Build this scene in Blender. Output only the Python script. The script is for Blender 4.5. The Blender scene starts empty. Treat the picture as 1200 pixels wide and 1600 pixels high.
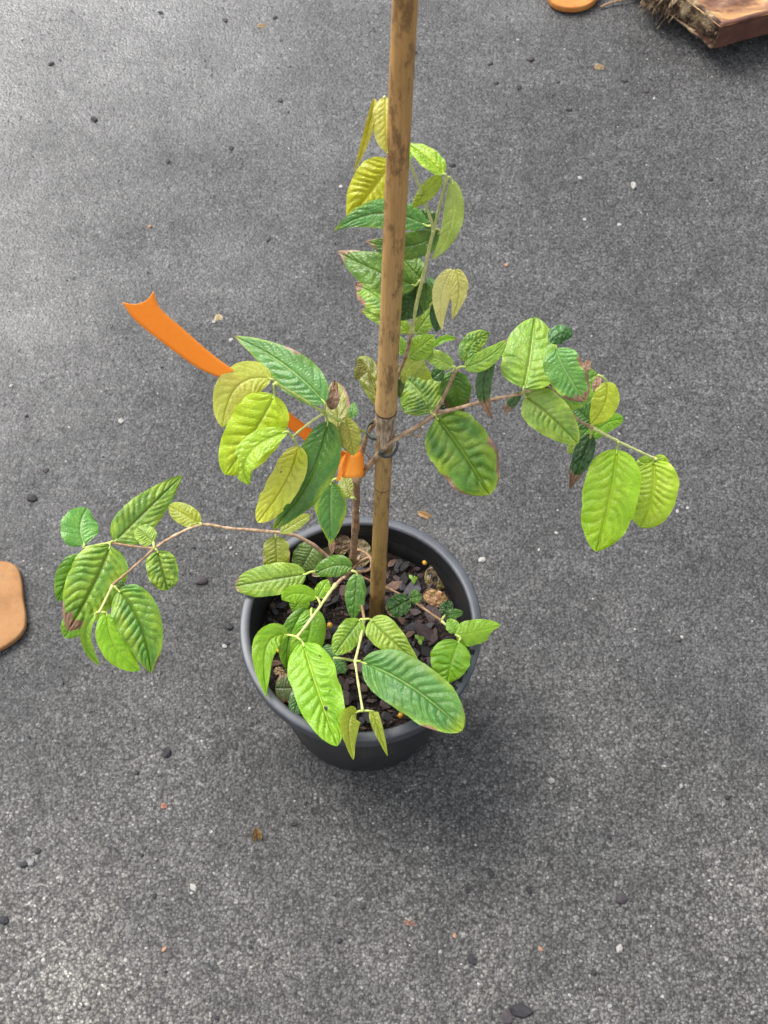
import bpy, bmesh, math, random
import numpy as np
from mathutils import Vector, noise
R = math.radians
rnd = random.Random(7)
SC = bpy.context.scene
COL = SC.collection

# ---------------------------------------------------------------- camera
F = 2250.0                      # focal length in pixels of the 1200x1600 photograph
TH = R(63.5)
CAMP = Vector((0, 0, 1.70))
FW = Vector((0, math.cos(TH), -math.sin(TH)))
UP = Vector((0, math.sin(TH), math.cos(TH)))
RT = Vector((1, 0, 0))
cam = bpy.data.cameras.new('camera')
camo = bpy.data.objects.new('camera', cam)
COL.objects.link(camo)
camo.location = CAMP
camo.rotation_euler = (math.pi / 2 - TH, 0, 0)
cam.sensor_fit = 'VERTICAL'
cam.sensor_height = 24
cam.lens = 24 * F / 1600
cam.clip_start = 0.02
cam.clip_end = 300
cam.dof.use_dof = True
cam.dof.focus_distance = 1.42
cam.dof.aperture_fstop = 10
SC.camera = camo

# ---------------------------------------------------------------- light
SUN_EL, SUN_AZ = R(56), R(-48)      # behind the plant, a little to the left
w = bpy.data.worlds.new('World')
SC.world = w
w.use_nodes = True
nt = w.node_tree
nt.nodes.clear()
sky = nt.nodes.new('ShaderNodeTexSky')
sky.sky_type = 'NISHITA'
sky.sun_disc = False
sky.sun_elevation = SUN_EL
sky.sun_rotation = SUN_AZ
sky.dust_density = 4.0
sky.air_density = 1.2
hs = nt.nodes.new('ShaderNodeHueSaturation')
hs.inputs['Saturation'].default_value = 0.28
bg = nt.nodes.new('ShaderNodeBackground')
bg.inputs['Strength'].default_value = 0.135
wo = nt.nodes.new('ShaderNodeOutputWorld')
nt.links.new(sky.outputs[0], hs.inputs['Color'])
nt.links.new(hs.outputs[0], bg.inputs['Color'])
nt.links.new(bg.outputs[0], wo.inputs[0])
sl = bpy.data.lights.new('sun', 'SUN')
sl.energy = 1.05
sl.angle = R(32)
sl.color = (1.0, 0.975, 0.94)
so = bpy.data.objects.new('sun', sl)
COL.objects.link(so)
sd = Vector((math.sin(SUN_AZ) * math.cos(SUN_EL), math.cos(SUN_AZ) * math.cos(SUN_EL), math.sin(SUN_EL)))
so.rotation_euler = sd.to_track_quat('Z', 'Y').to_euler()
SC.view_settings.view_transform = 'Standard'
SC.view_settings.look = 'None'
SC.view_settings.exposure = 1.55
SC.view_settings.gamma = 1
SC.cycles.use_denoising = True
SC.cycles.max_bounces = 6

# ---------------------------------------------------------------- placing helpers
def ray(px, py):
    return FW + RT * ((px - 600) / F) + UP * ((800 - py) / F)      # depth 1 along the view axis
def atd(px, py, d):
    return CAMP + ray(px, py) * d
def atz(px, py, z=0.0):
    r = ray(px, py)
    return CAMP + r * ((z - CAMP.z) / r.z)
def depth(p):
    return (p - CAMP).dot(FW)

SOIL = 0.192
POT = Vector((-0.0254, 0.591, 0))
STK0 = atz(588, 965, SOIL - 0.004)
D0 = depth(STK0)
D1 = D0 * 0.555                       # depth of the stake where it leaves the top of the picture
def sdep(py):
    k = (965 - py) / 965.0
    return 1.0 / ((1 - k) / D0 + k / D1)
def stk(py):
    k = (965 - py) / 965.0
    return atd(588 + 45 * k, py, sdep(py))
def W3(px, py, rule):
    """rule ('s', off): as far away as the stake is on that row, plus off; ('z', h): at height h"""
    if rule[0] == 's':
        return atd(px, py, sdep(py) + rule[1])
    return atz(px, py, rule[1])

def lin(c):
    return tuple(((x / 255) / 12.92 if x / 255 <= 0.04045 else ((x / 255 + 0.055) / 1.055) ** 2.4) for x in c)
def alb(c, g=0.50):
    return tuple(x * g for x in lin(c))
def leafc(c):
    r_, g_, b_ = lin(c)
    return (r_ * 0.60, g_ * 0.58, b_ * (0.27 if b_ < 0.13 else 0.42))

def tag(o, label=None, cat=None, group=None, kind=None):
    if label: o['label'] = label
    if cat: o['category'] = cat
    if group: o['group'] = group
    if kind: o['kind'] = kind
    return o
def empty(name, loc):
    o = bpy.data.objects.new(name, None)
    o.empty_display_size = 0.02
    o.location = loc
    COL.objects.link(o)
    return o
def link(name, me, mat=None, parent=None, loc=(0, 0, 0)):
    o = bpy.data.objects.new(name, me)
    COL.objects.link(o)
    if mat and not me.materials: me.materials.append(mat)
    if parent is not None: o.parent = parent
    o.location = loc
    return o
def mesh(name, V, Fc, smooth=True):
    me = bpy.data.meshes.new(name)
    me.from_pydata([tuple(v) for v in V], [], Fc)
    if smooth: me.polygons.foreach_set('use_smooth', [True] * len(me.polygons))
    me.update()
    return me
def wpos(parent):
    p = Vector((0, 0, 0))
    while parent is not None:
        p = p + parent.location
        parent = parent.parent
    return p

# ---------------------------------------------------------------- materials
class NT:
    def __init__(s, name):
        s.m = bpy.data.materials.new(name)
        s.m.use_nodes = True
        s.t = s.m.node_tree
        s.t.nodes.clear()
        s.out = s.t.nodes.new('ShaderNodeOutputMaterial')
    def n(s, typ, ins=None, **kw):
        nd = s.t.nodes.new(typ)
        for k, v in kw.items(): setattr(nd, k, v)
        for k, v in (ins or {}).items():
            if isinstance(v, bpy.types.NodeSocket): s.t.links.new(v, nd.inputs[k])
            else:
                if isinstance(v, tuple) and len(v) == 3 and nd.inputs[k].type == 'RGBA': v = v + (1,)
                nd.inputs[k].default_value = v
        return nd
    def ramp(s, fac, stops, interp='LINEAR'):
        nd = s.n('ShaderNodeValToRGB', {'Fac': fac})
        cr = nd.color_ramp
        cr.interpolation = interp
        while len(cr.elements) < len(stops): cr.elements.new(0.5)
        for e, (p, c) in zip(cr.elements, stops):
            e.position = p
            e.color = (c if isinstance(c, tuple) else (c, c, c)) + (1,)
        return nd.outputs[0]
    def mix(s, fac, a, b, mode='MIX'):
        nd = s.n('ShaderNodeMix', data_type='RGBA', blend_type=mode)
        for k, v in ((0, fac), (6, a), (7, b)):
            if isinstance(v, bpy.types.NodeSocket): s.t.links.new(v, nd.inputs[k])
            else: nd.inputs[k].default_value = v if k == 0 else (v + (1,) if len(v) == 3 else v)
        return nd.outputs[2]
    def math(s, op, a, b=0.0, clamp=False):
        return s.n('ShaderNodeMath', {0: a, 1: b}, operation=op, use_clamp=clamp).outputs[0]
    def coord(s, which='Object', scale=None):
        c = s.n('ShaderNodeTexCoord').outputs[which]
        if scale: c = s.n('ShaderNodeMapping', {'Vector': c, 'Scale': scale}).outputs[0]
        return c
    def noise(s, vec, sc, det=4, rough=0.55):
        return s.n('ShaderNodeTexNoise', {'Vector': vec, 'Scale': sc, 'Detail': det, 'Roughness': rough}).outputs['Fac']
    def vor(s, vec, sc, feature='F1', rand=1.0):
        return s.n('ShaderNodeTexVoronoi', {'Vector': vec, 'Scale': sc, 'Randomness': rand}, feature=feature)
    def bsdf(s, col, rough=0.6, spec=0.5, bump=None, bs=0.3, bd=0.001, **kw):
        ins = {'Base Color': col, 'Roughness': rough, 'Specular IOR Level': spec}
        ins.update(kw)
        if bump is not None:
            ins['Normal'] = s.n('ShaderNodeBump', {'Height': bump, 'Strength': bs, 'Distance': bd}).outputs[0]
        b = s.n('ShaderNodeBsdfPrincipled', ins)
        s.t.links.new(b.outputs[0], s.out.inputs[0])
        return b

def asphalt():
    k = NT('asphalt')
    c = k.coord('Object')
    xyz = k.n('ShaderNodeSeparateXYZ', {0: c})
    X, Y = xyz.outputs[0], xyz.outputs[1]
    warp = k.n('ShaderNodeTexNoise', {'Vector': c, 'Scale': 220.0, 'Detail': 2.0}).outputs['Color']
    cw = k.n('ShaderNodeVectorMath', {0: c, 1: k.n('ShaderNodeVectorMath', {0: warp, 3: 0.0042}, operation='SCALE').outputs[0]}, operation='ADD').outputs[0]
    v1 = k.vor(cw, 300.0)
    v2 = k.vor(cw, 620.0)
    v3 = k.vor(cw, 95.0)
    v4 = k.vor(cw, 160.0)
    # dry, scoured ground towards the front shows its stones; the back is filled with fines and damp
    n_big = k.noise(c, 2.2, 5, 0.6)
    worn = k.math('ADD', k.math('MULTIPLY', k.math('SUBTRACT', 0.80, Y), 1.1), k.math('MULTIPLY', k.math('SUBTRACT', n_big, 0.5), 2.4), clamp=True)
    g1 = k.ramp(k.n('ShaderNodeSeparateColor', {0: v1.outputs['Color']}).outputs[0],
                [(0.0, 0.022), (0.45, 0.042), (0.8, 0.066), (0.95, 0.10), (1.0, 0.24)])
    g2 = k.ramp(k.n('ShaderNodeSeparateColor', {0: v2.outputs['Color']}).outputs[1],
                [(0.0, 0.020), (0.6, 0.046), (0.92, 0.085), (1.0, 0.24)])
    g4 = k.ramp(k.n('ShaderNodeSeparateColor', {0: v4.outputs['Color']}).outputs[2],
                [(0.0, 0.026), (0.5, 0.046), (0.9, 0.085), (1.0, 0.13)])
    col = k.mix(0.5, g1, g2)
    col = k.mix(k.math('MULTIPLY', k.math('GREATER_THAN', k.n('ShaderNodeSeparateColor', {0: v4.outputs['Color']}).outputs[0], 0.72), 0.6), col, g4)
    col = k.mix(k.math('MULTIPLY', k.math('SUBTRACT', 1.0, worn), 0.55), col, (0.040, 0.040, 0.041))
    glint = k.math('MULTIPLY', worn, k.math('GREATER_THAN', k.n('ShaderNodeSeparateColor', {0: v1.outputs['Color']}).outputs[1], 0.84))  # some stones are paler where the ground is worn
    col = k.mix(k.math('MULTIPLY', glint, 0.38), col, (0.135, 0.13, 0.12))
    dk_ = k.math('MULTIPLY', worn, k.math('LESS_THAN', k.n('ShaderNodeSeparateColor', {0: v1.outputs['Color']}).outputs[2], 0.25))
    col = k.mix(k.math('MULTIPLY', dk_, 0.5), col, (0.018, 0.017, 0.017))
    gap = k.ramp(v1.outputs['Distance'], [(0.35, 1.0), (0.75, 0.30)])
    col = k.mix(1.0, col, gap, 'MULTIPLY')
    col = k.mix(1.0, col, k.ramp(k.noise(c, 110.0, 3, 0.6), [(0.35, 0.72), (0.65, 1.28)]), 'MULTIPLY')
    col = k.mix(1.0, col, k.ramp(k.noise(c, 24.0, 5, 0.7), [(0.3, 0.68), (0.7, 1.32)]), 'MULTIPLY')
    col = k.mix(1.0, col, k.ramp(k.noise(c, 7.0, 5, 0.65), [(0.33, 0.82), (0.67, 1.18)]), 'MULTIPLY')
    col = k.mix(1.0, col, k.ramp(n_big, [(0.35, 0.87), (0.65, 1.13)]), 'MULTIPLY')
    # old blotches of oil and tannin
    st = k.ramp(k.noise(c, 4.3, 6, 0.7), [(0.60, 0.0), (0.70, 1.0)])
    col = k.mix(k.math('MULTIPLY', st, 0.45), col, (0.018, 0.017, 0.017))
    sel = k.n('ShaderNodeSeparateColor', {0: v3.outputs['Color']})
    pit = k.math('MULTIPLY', k.math('GREATER_THAN', sel.outputs[0], 0.93), k.ramp(v3.outputs['Distance'], [(0.15, 1.0), (0.38, 0.0)]))
    col = k.mix(k.math('MULTIPLY', pit, 0.75), col, (0.010, 0.010, 0.011))
    fle = k.math('MULTIPLY', k.math('GREATER_THAN', sel.outputs[1], 0.965), k.ramp(v3.outputs['Distance'], [(0.06, 1.0), (0.16, 0.0)]))
    col = k.mix(k.math('MULTIPLY', fle, 0.7), col, (0.3, 0.29, 0.27))
    # pale warm dust on the dry part
    dust = k.math('MULTIPLY', worn, k.ramp(k.noise(c, 13.0, 5, 0.7), [(0.3, 0.25), (0.7, 1.0)]))
    col = k.mix(1.0, col, k.mix(dust, (1.32, 1.30, 1.27), (2.42, 2.28, 2.04)), 'MULTIPLY')
    # damp area at the back left: smooth film that mirrors the sky
    wet = k.math('ADD', k.math('ADD', k.math('MULTIPLY', k.math('ADD', X, 0.12), -1.0), k.math('MULTIPLY', k.math('SUBTRACT', Y, 1.15), 0.95)), k.math('MULTIPLY', k.math('SUBTRACT', k.noise(c, 3.2, 6, 0.65), 0.5), 1.9), clamp=True)
    rough = k.math('SUBTRACT', 0.62, k.math('MULTIPLY', wet, 0.26))
    spec = k.math('ADD', 0.30, k.math('MULTIPLY', wet, 0.52))
    h = k.math('ADD', k.math('MULTIPLY', v1.outputs['Distance'], -1.0), k.math('MULTIPLY', v2.outputs['Distance'], -0.45))
    h = k.math('ADD', h, k.math('MULTIPLY', k.noise(c, 60.0, 4), 2.2))
    h = k.math('SUBTRACT', h, k.math('MULTIPLY', pit, 1.2))
    k.bsdf(col, rough, spec, h, 0.55, 0.0014)
    return k.m

def leaf_mat():
    k = NT('leaf')
    c = k.coord('Object')
    va = k.n('ShaderNodeAttribute', attribute_name='tint')
    n1 = k.ramp(k.noise(c, 90.0, 5, 0.6), [(0.3, 0.86), (0.7, 1.14)])
    col = k.mix(1.0, va.outputs['Color'], n1, 'MULTIPLY')
    ret = k.vor(c, 340.0, 'DISTANCE_TO_EDGE').outputs['Distance']
    col = k.mix(1.0, col, k.ramp(ret, [(0.0, 0.90), (0.12, 1.0)]), 'MULTIPLY')
    back = k.n('ShaderNodeNewGeometry').outputs['Backfacing']
    under = k.mix(0.45, col, (0.30, 0.34, 0.16))
    col2 = k.mix(back, col, under)
    bump = k.n('ShaderNodeBump', {'Height': k.ramp(ret, [(0.0, 0.0), (0.3, 1.0)]), 'Strength': 0.35, 'Distance': 0.0007}).outputs[0]
    rough = k.math('ADD', 0.27, k.math('MULTIPLY', k.noise(c, 60, 2), 0.22))
    p = k.n('ShaderNodeBsdfPrincipled', {'Base Color': col2, 'Roughness': rough, 'Specular IOR Level': 0.5, 'Normal': bump})
    tc = k.mix(1.0, col, (1.9, 1.75, 0.7), 'MULTIPLY')
    tr = k.n('ShaderNodeBsdfTranslucent', {'Color': tc})
    ms = k.n('ShaderNodeMixShader', {0: va.outputs['Alpha'], 1: p.outputs[0], 2: tr.outputs[0]})
    k.t.links.new(ms.outputs[0], k.out.inputs[0])
    return k.m

def twig_mat(name, a, b, sc=140.0, rough=0.7):
    k = NT(name)
    c = k.coord('Object')
    f = k.noise(c, sc, 5, 0.65)
    col = k.ramp(f, [(0.32, alb(a, .85)), (0.68, alb(b, .85))])
    k.bsdf(col, rough, 0.35, k.noise(c, sc * 3, 4), 0.5, 0.0008)
    return k.m

def plastic(name, c1, c2, rough=0.42, sc=40.0):
    k = NT(name)
    c = k.coord('Object')
    col = k.ramp(k.noise(c, sc, 6, 0.7), [(0.35, c1), (0.7, c2)])
    dust = k.ramp(k.noise(c, 330.0, 3, 0.6), [(0.70, 0.0), (0.78, 1.0)])
    col = k.mix(k.math('MULTIPLY', dust, 0.30), col, (0.26, 0.22, 0.18))
    smear = k.ramp(k.noise(k.coord('Object', (1, 1, 0.35)), 22.0, 6, 0.75), [(0.52, 0.0), (0.72, 1.0)])
    col = k.mix(k.math('MULTIPLY', smear, 0.16), col, (0.20, 0.17, 0.14))
    rr = k.math('ADD', rough, k.math('MULTIPLY', k.noise(c, 18.0, 4), 0.2))
    k.bsdf(col, rr, 0.5, k.noise(c, 500.0, 2), 0.12, 0.0004)
    return k.m

def bamboo_mat():
    k = NT('bamboo')
    c = k.coord('Object')
    st = k.noise(k.coord('Object', (1, 1, 0.03)), 900.0, 4, 0.6)
    sp = k.noise(k.coord('Object', (1, 1, 0.30)), 80.0, 7, 0.8)
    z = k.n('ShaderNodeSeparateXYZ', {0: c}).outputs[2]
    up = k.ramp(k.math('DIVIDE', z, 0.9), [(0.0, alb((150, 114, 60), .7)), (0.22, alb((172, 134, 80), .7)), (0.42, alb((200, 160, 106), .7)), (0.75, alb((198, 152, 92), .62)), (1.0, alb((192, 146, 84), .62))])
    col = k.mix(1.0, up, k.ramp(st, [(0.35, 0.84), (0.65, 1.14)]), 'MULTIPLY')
    blot = k.ramp(sp, [(0.50, 0.0), (0.57, 1.0)])
    blot = k.math('MULTIPLY', blot, k.ramp(k.noise(c, 900.0, 3, 0.7), [(0.3, 0.35), (0.6, 1.0)]))
    col = k.mix(k.math('MULTIPLY', blot, 0.75), col, alb((84, 54, 34)))
    fine = k.ramp(k.noise(c, 420.0, 4, 0.7), [(0.6, 0.0), (0.7, 1.0)])
    col = k.mix(k.math('MULTIPLY', fine, 0.3), col, alb((95, 62, 35)))
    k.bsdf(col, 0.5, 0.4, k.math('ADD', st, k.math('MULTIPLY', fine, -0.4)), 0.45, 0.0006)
    return k.m

def simple(name, stops, sc, rough=0.7, spec=0.4, bs=0.4, bd=0.001, stretch=None, **kw):
    k = NT(name)
    c = k.coord('Object', stretch)
    f = k.noise(c, sc, 6, 0.68)
    k.bsdf(k.ramp(f, stops), rough, spec, k.noise(c, sc * 2.5, 5, 0.6), bs, bd, **kw)
    return k.m

M_ASPH = asphalt()
M_LEAF = leaf_mat()
M_WOOD = twig_mat('woody_stem', (116, 88, 64), (196, 168, 136))
M_BARKY = twig_mat('trunk_bark', (92, 66, 50), (168, 132, 102))
M_RED = twig_mat('young_stem', (108, 80, 56), (164, 134, 100))
M_SHOOT = twig_mat('green_shoot', (172, 176, 100), (210, 212, 146), 160, 0.5)
M_GSTEM = twig_mat('petiole_green', (150, 166, 78), (196, 208, 116), 160, 0.5)
M_POT = plastic('pot_plastic', (0.006, 0.0066, 0.008), (0.011, 0.012, 0.014), 0.40)
M_RIM = plastic('rim_plastic', (0.028, 0.032, 0.039), (0.050, 0.056, 0.066), 0.34)  # lighter than the body: sky reflection put into the rim colour
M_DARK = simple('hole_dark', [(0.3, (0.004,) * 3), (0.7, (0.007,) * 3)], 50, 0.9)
M_BAM = bamboo_mat()
M_CLIP = plastic('clip_plastic', (0.030, 0.035, 0.029), (0.045, 0.050, 0.042), 0.68)

def ribbon_mat():
    k = NT('orange_tape')
    c = k.coord('Object')
    f = k.noise(k.coord('Object', (1, 1, 1)), 350.0, 4, 0.7)
    col = k.ramp(f, [(0.3, (0.98, 0.38, 0.028)), (0.72, (1.0, 0.46, 0.06))])
    bp = k.n('ShaderNodeBump', {'Height': f, 'Strength': 0.25, 'Distance': 0.0005}).outputs[0]
    p = k.n('ShaderNodeBsdfPrincipled', {'Base Color': col, 'Roughness': 0.42, 'Normal': bp})
    t = k.n('ShaderNodeBsdfTranslucent', {'Color': (0.95, 0.30, 0.03)})
    ms = k.n('ShaderNodeMixShader', {0: 0.38, 1: p.outputs[0], 2: t.outputs[0]})
    k.t.links.new(ms.outputs[0], k.out.inputs[0])
    return k.m
M_TAPE = ribbon_mat()

# ---------------------------------------------------------------- the ground
gb = bmesh.new()
bmesh.ops.create_grid(gb, x_segments=40, y_segments=40, size=40)
gm = bpy.data.meshes.new('asphalt_ground'); gb.to_mesh(gm); gb.free()
tag(link('asphalt_ground', gm, M_ASPH), 'grey rough asphalt ground under the pot', kind='structure')

# ---------------------------------------------------------------- pot
def lathe(name, prof, seg=128, wob=None):
    V, Fc = [], []
    n = len(prof)
    for i in range(seg):
        a = 2 * math.pi * i / seg
        for (r, z) in prof:
            V.append((r * math.cos(a), r * math.sin(a), z))
    for i in range(seg):
        j = (i + 1) % seg
        for q in range(n - 1):
            Fc.append((i * n + q, j * n + q, j * n + q + 1, i * n + q + 1))
    return mesh(name, V, Fc)
pot = empty('plant_pot', POT)
pot.scale = (1.02, 1.02, 1.0)
tag(pot, 'round black plastic nursery pot with a thick rim greyed for sky reflection, standing on the asphalt', 'plant pot')
RB = 0.0934
body = [(0.0, 0.006), (RB - 0.006, 0.006), (RB - 0.004, 0.0), (RB - 0.001, 0.0), (RB, 0.003)]
for i in range(1, 15):
    t = i / 14
    body.append((RB + (0.1205 - RB) * t, 0.003 + (0.214 - 0.003) * t))
body += [(0.1215, 0.2145), (0.1215, 0.2165)]
link('pot_body', lathe('pot_body', body), M_POT, pot)
rim = [(0.1218, 0.2150), (0.1272, 0.2150), (0.1284, 0.2165), (0.1296, 0.2340), (0.1300, 0.2368), (0.1294, 0.2392), (0.1278, 0.2402),
       (0.1215, 0.2404), (0.1196, 0.2398), (0.1188, 0.2380)]
link('pot_rim', lathe('pot_rim', rim, 160), M_RIM, pot)
inn = [(0.1188, 0.2380), (0.1183, 0.2370)]
z = 0.2370; r = 0.1183
for i in range(7):                                   # moulded rings inside the mouth
    inn += [(r, z - 0.0004), (r - 0.0005, z - 0.0012), (r - 0.0005, z - 0.0020), (r - 0.0001, z - 0.0026)]
    z -= 0.0030; r -= 0.00035
inn += [(r - 0.001, z - 0.002), (r - 0.0035, 0.196), (0.104, 0.12)]
link('inner_wall', lathe('inner_wall', inn, 128), M_POT, pot)
# dark prisms painted as the shade inside cut-outs, near right of the rim
def arc_slab(a0, a1, r0, r1, z0, z1, n=10):
    V, Fc = [], []
    for i in range(n + 1):
        a = R(a0 + (a1 - a0) * i / n)
        for (r, z) in ((r0, z0), (r1, z0), (r1, z1), (r0, z1)):
            V.append((r * math.cos(a), r * math.sin(a), z))
    for i in range(n):
        for q in range(4):
            Fc.append((i * 4 + q, (i + 1) * 4 + q, (i + 1) * 4 + (q + 1) % 4, i * 4 + (q + 1) % 4))
    Fc += [(3, 2, 1, 0), (n * 4, n * 4 + 1, n * 4 + 2, n * 4 + 3)]
    return mesh('arc', V, Fc, False)
def prism(pts, z0, z1):
    n = len(pts)
    V = [(x, y, z0) for x, y in pts] + [(x, y, z1) for x, y in pts]
    Fc = [tuple(range(n))[::-1], tuple(range(n, 2 * n))] + [(i, (i + 1) % n, n + (i + 1) % n, n + i) for i in range(n)]
    return mesh('prism', V, Fc, False)
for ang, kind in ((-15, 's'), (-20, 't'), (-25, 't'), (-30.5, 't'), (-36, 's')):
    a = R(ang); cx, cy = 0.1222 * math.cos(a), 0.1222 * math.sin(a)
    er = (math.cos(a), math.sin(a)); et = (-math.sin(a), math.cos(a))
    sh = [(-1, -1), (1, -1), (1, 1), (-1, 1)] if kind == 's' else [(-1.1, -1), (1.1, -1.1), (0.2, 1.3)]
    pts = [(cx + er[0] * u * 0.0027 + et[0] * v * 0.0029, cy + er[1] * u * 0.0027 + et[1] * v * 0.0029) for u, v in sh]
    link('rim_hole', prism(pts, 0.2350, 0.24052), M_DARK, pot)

# ---------------------------------------------------------------- potting mix
def soil_h(x, y):
    r = math.hypot(x, y)
    return SOIL + 0.005 * noise.noise(Vector((x * 30, y * 30, 1))) + 0.003 * noise.noise(Vector((x * 110, y * 110, 3))) - 0.004 * (r / 0.11) ** 2
n = 90
V, Fc, idx = [], [], {}
for i in range(n + 1):
    for j in range(n + 1):
        u, v = 2 * i / n - 1, 2 * j / n - 1
        r = max(abs(u), abs(v)); a = math.atan2(v, u)
        x, y = 0.1145 * r * math.cos(a), 0.1145 * r * math.sin(a)
        V.append((x, y, soil_h(x, y) + (rnd.random() - .5) * 0.0015))
for i in range(n):
    for j in range(n):
        q = i * (n + 1) + j
        Fc.append((q, q + n + 1, q + n + 2, q + 1))
M_SOIL = simple('potting_mix', [(0.3, (0.010, 0.008, 0.007)), (0.6, (0.028, 0.021, 0.018)), (0.8, (0.06, 0.042, 0.034))], 260, 0.9, 0.2, 0.9, 0.003)
soil = link('potting_mix', mesh('potting_mix', V, Fc), M_SOIL, None, POT)
tag(soil, 'dark crumbly potting mix filling the black pot', 'potting mix', kind='stuff')

def chunk_mesh(name, sx, sy, sz, npts=14, seed=0):
    rr = random.Random(seed)
    bm = bmesh.new()
    for i in range(npts):
        a = rr.uniform(0, 2 * math.pi); e = rr.choice((-1, 1)) * rr.uniform(0.55, 1)
        k = rr.uniform(0.7, 1)
        bm.verts.new((sx * k * math.cos(a), sy * k * math.sin(a), sz * e))
    g = bmesh.ops.convex_hull(bm, input=bm.verts)
    bmesh.ops.delete(bm, geom=[v for v in bm.verts if not v.link_faces], context='VERTS')
    me = bpy.data.meshes.new(name); bm.to_mesh(me); bm.free()
    return me
def chip_mat(name, a, b):
    return simple(name, [(0.3, alb(a)), (0.7, alb(b))], 190, 0.62, 0.45, 0.9, 0.0012, stretch=(1, 3.0, 1))
CM = [chip_mat('bark_black', (42, 38, 40), (70, 64, 66)), chip_mat('bark_plum', (78, 62, 62), (112, 92, 92)),
      chip_mat('bark_brown', (88, 68, 62), (122, 96, 86)), chip_mat('bark_grey', (62, 60, 66), (92, 88, 94)),
      chip_mat('bark_tan', (118, 92, 78), (158, 124, 104))]
chips = []
for i in range(20):
    l = rnd.uniform(0.0045, 0.0115)
    me = chunk_mesh('bark_chip', l, l * rnd.uniform(0.45, 0.8), rnd.uniform(0.0012, 0.0028), 16, 100 + i)
    me.materials.append(CM[(0, 1, 0, 3, 1, 2, 0, 1, 3, 4)[i % 10]])
    chips.append(me)
placed = []
tries = 0
while len(placed) < 290 and tries < 20000:
    tries += 1
    a = rnd.uniform(0, 2 * math.pi); r = 0.110 * math.sqrt(rnd.random())
    x, y = r * math.cos(a), r * math.sin(a)
    if any((x - p[0]) ** 2 + (y - p[1]) ** 2 < 0.0073 ** 2 for p in placed) or math.hypot(POT.x + x - STK0.x, POT.y + y - STK0.y) < 0.014:
        continue
    placed.append((x, y))
    big = chips[rnd.randrange(len(chips))]
    o = link('bark_chip', big, None, None, (POT.x + x, POT.y + y, soil_h(x, y) + rnd.uniform(0.0008, 0.0045)))
    o.rotation_euler = (rnd.gauss(0, 0.34), rnd.gauss(0, 0.34), rnd.uniform(0, 6.3))
    s = rnd.choice((0.65, 0.8, 0.95, 1.15, 1.5))
    if r > 0.1: s *= 0.7
    o.scale = (s, s, s)
    cn = {'bark_black': 'black', 'bark_plum': 'plum coloured', 'bark_brown': 'reddish brown', 'bark_grey': 'dark grey', 'bark_tan': 'light brown'}[big.materials[0].name]
    wh = 'close round the cane and trunk' if r < .035 else ('close to the pot wall, ' if r > .09 else 'on the potting mix, ') + ('back ' if y > .02 else 'front ' if y < -.02 else '') + ('left' if x < -.02 else 'right' if x > .02 else 'middle')
    tag(o, '%s%s bark chip %s' % ('large ' if s > 1.3 else 'small ' if s < .7 else '', cn, wh), 'bark chip', 'bark chips covering the potting mix')
# fine crumbs: nobody could count them
def scatter(name, mats, count, place, size, seed, label, cat):
    rr = random.Random(seed)
    V, Fc, mi = [], [], []
    tet = [(1, 0, -.3), (-.5, .8, -.3), (-.5, -.9, -.3), (0, .1, .7), (.5, .5, .35), (-.6, .1, .4)]
    fcs = [(0, 2, 1), (0, 4, 3), (0, 1, 4), (1, 5, 4), (4, 5, 3), (1, 2, 5), (2, 3, 5), (2, 0, 3)]
    for i in range(count):
        x, y, z = place(rr)
        s = rr.uniform(*size) * (1.7 if rr.random() < 0.06 else 1)
        a = rr.uniform(0, 6.3); ca, sa = math.cos(a), math.sin(a)
        st = rr.uniform(0.5, 1.0)
        b = len(V)
        for (p, q, r_) in tet:
            p *= rr.uniform(.7, 1.2); q *= st * rr.uniform(.7, 1.2)
            V.append((x + s * (p * ca - q * sa), y + s * (p * sa + q * ca), z + s * r_))
        m = rr.randrange(len(mats))
        for f in fcs: Fc.append(tuple(b + k for k in f)); mi.append(m)
    me = mesh(name, V, Fc, False)
    for m in mats: me.materials.append(m)
    me.polygons.foreach_set('material_index', mi)
    o = link(name, me)
    tag(o, label, cat, kind='stuff')
    return o
def crumb_place(rr):
    a = rr.uniform(0, 2 * math.pi); r = 0.1125 * math.sqrt(rr.random())
    x, y = r * math.cos(a), r * math.sin(a)
    return POT.x + x, POT.y + y, soil_h(x, y) + rr.uniform(0, 0.0015)
scatter('bark_crumbs', [CM[0], CM[0], CM[1], CM[2], CM[4]], 6500, crumb_place, (0.0007, 0.0024), 5,
        'fine dark crumbs of bark between the chips in the pot', 'bark crumbs')

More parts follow.
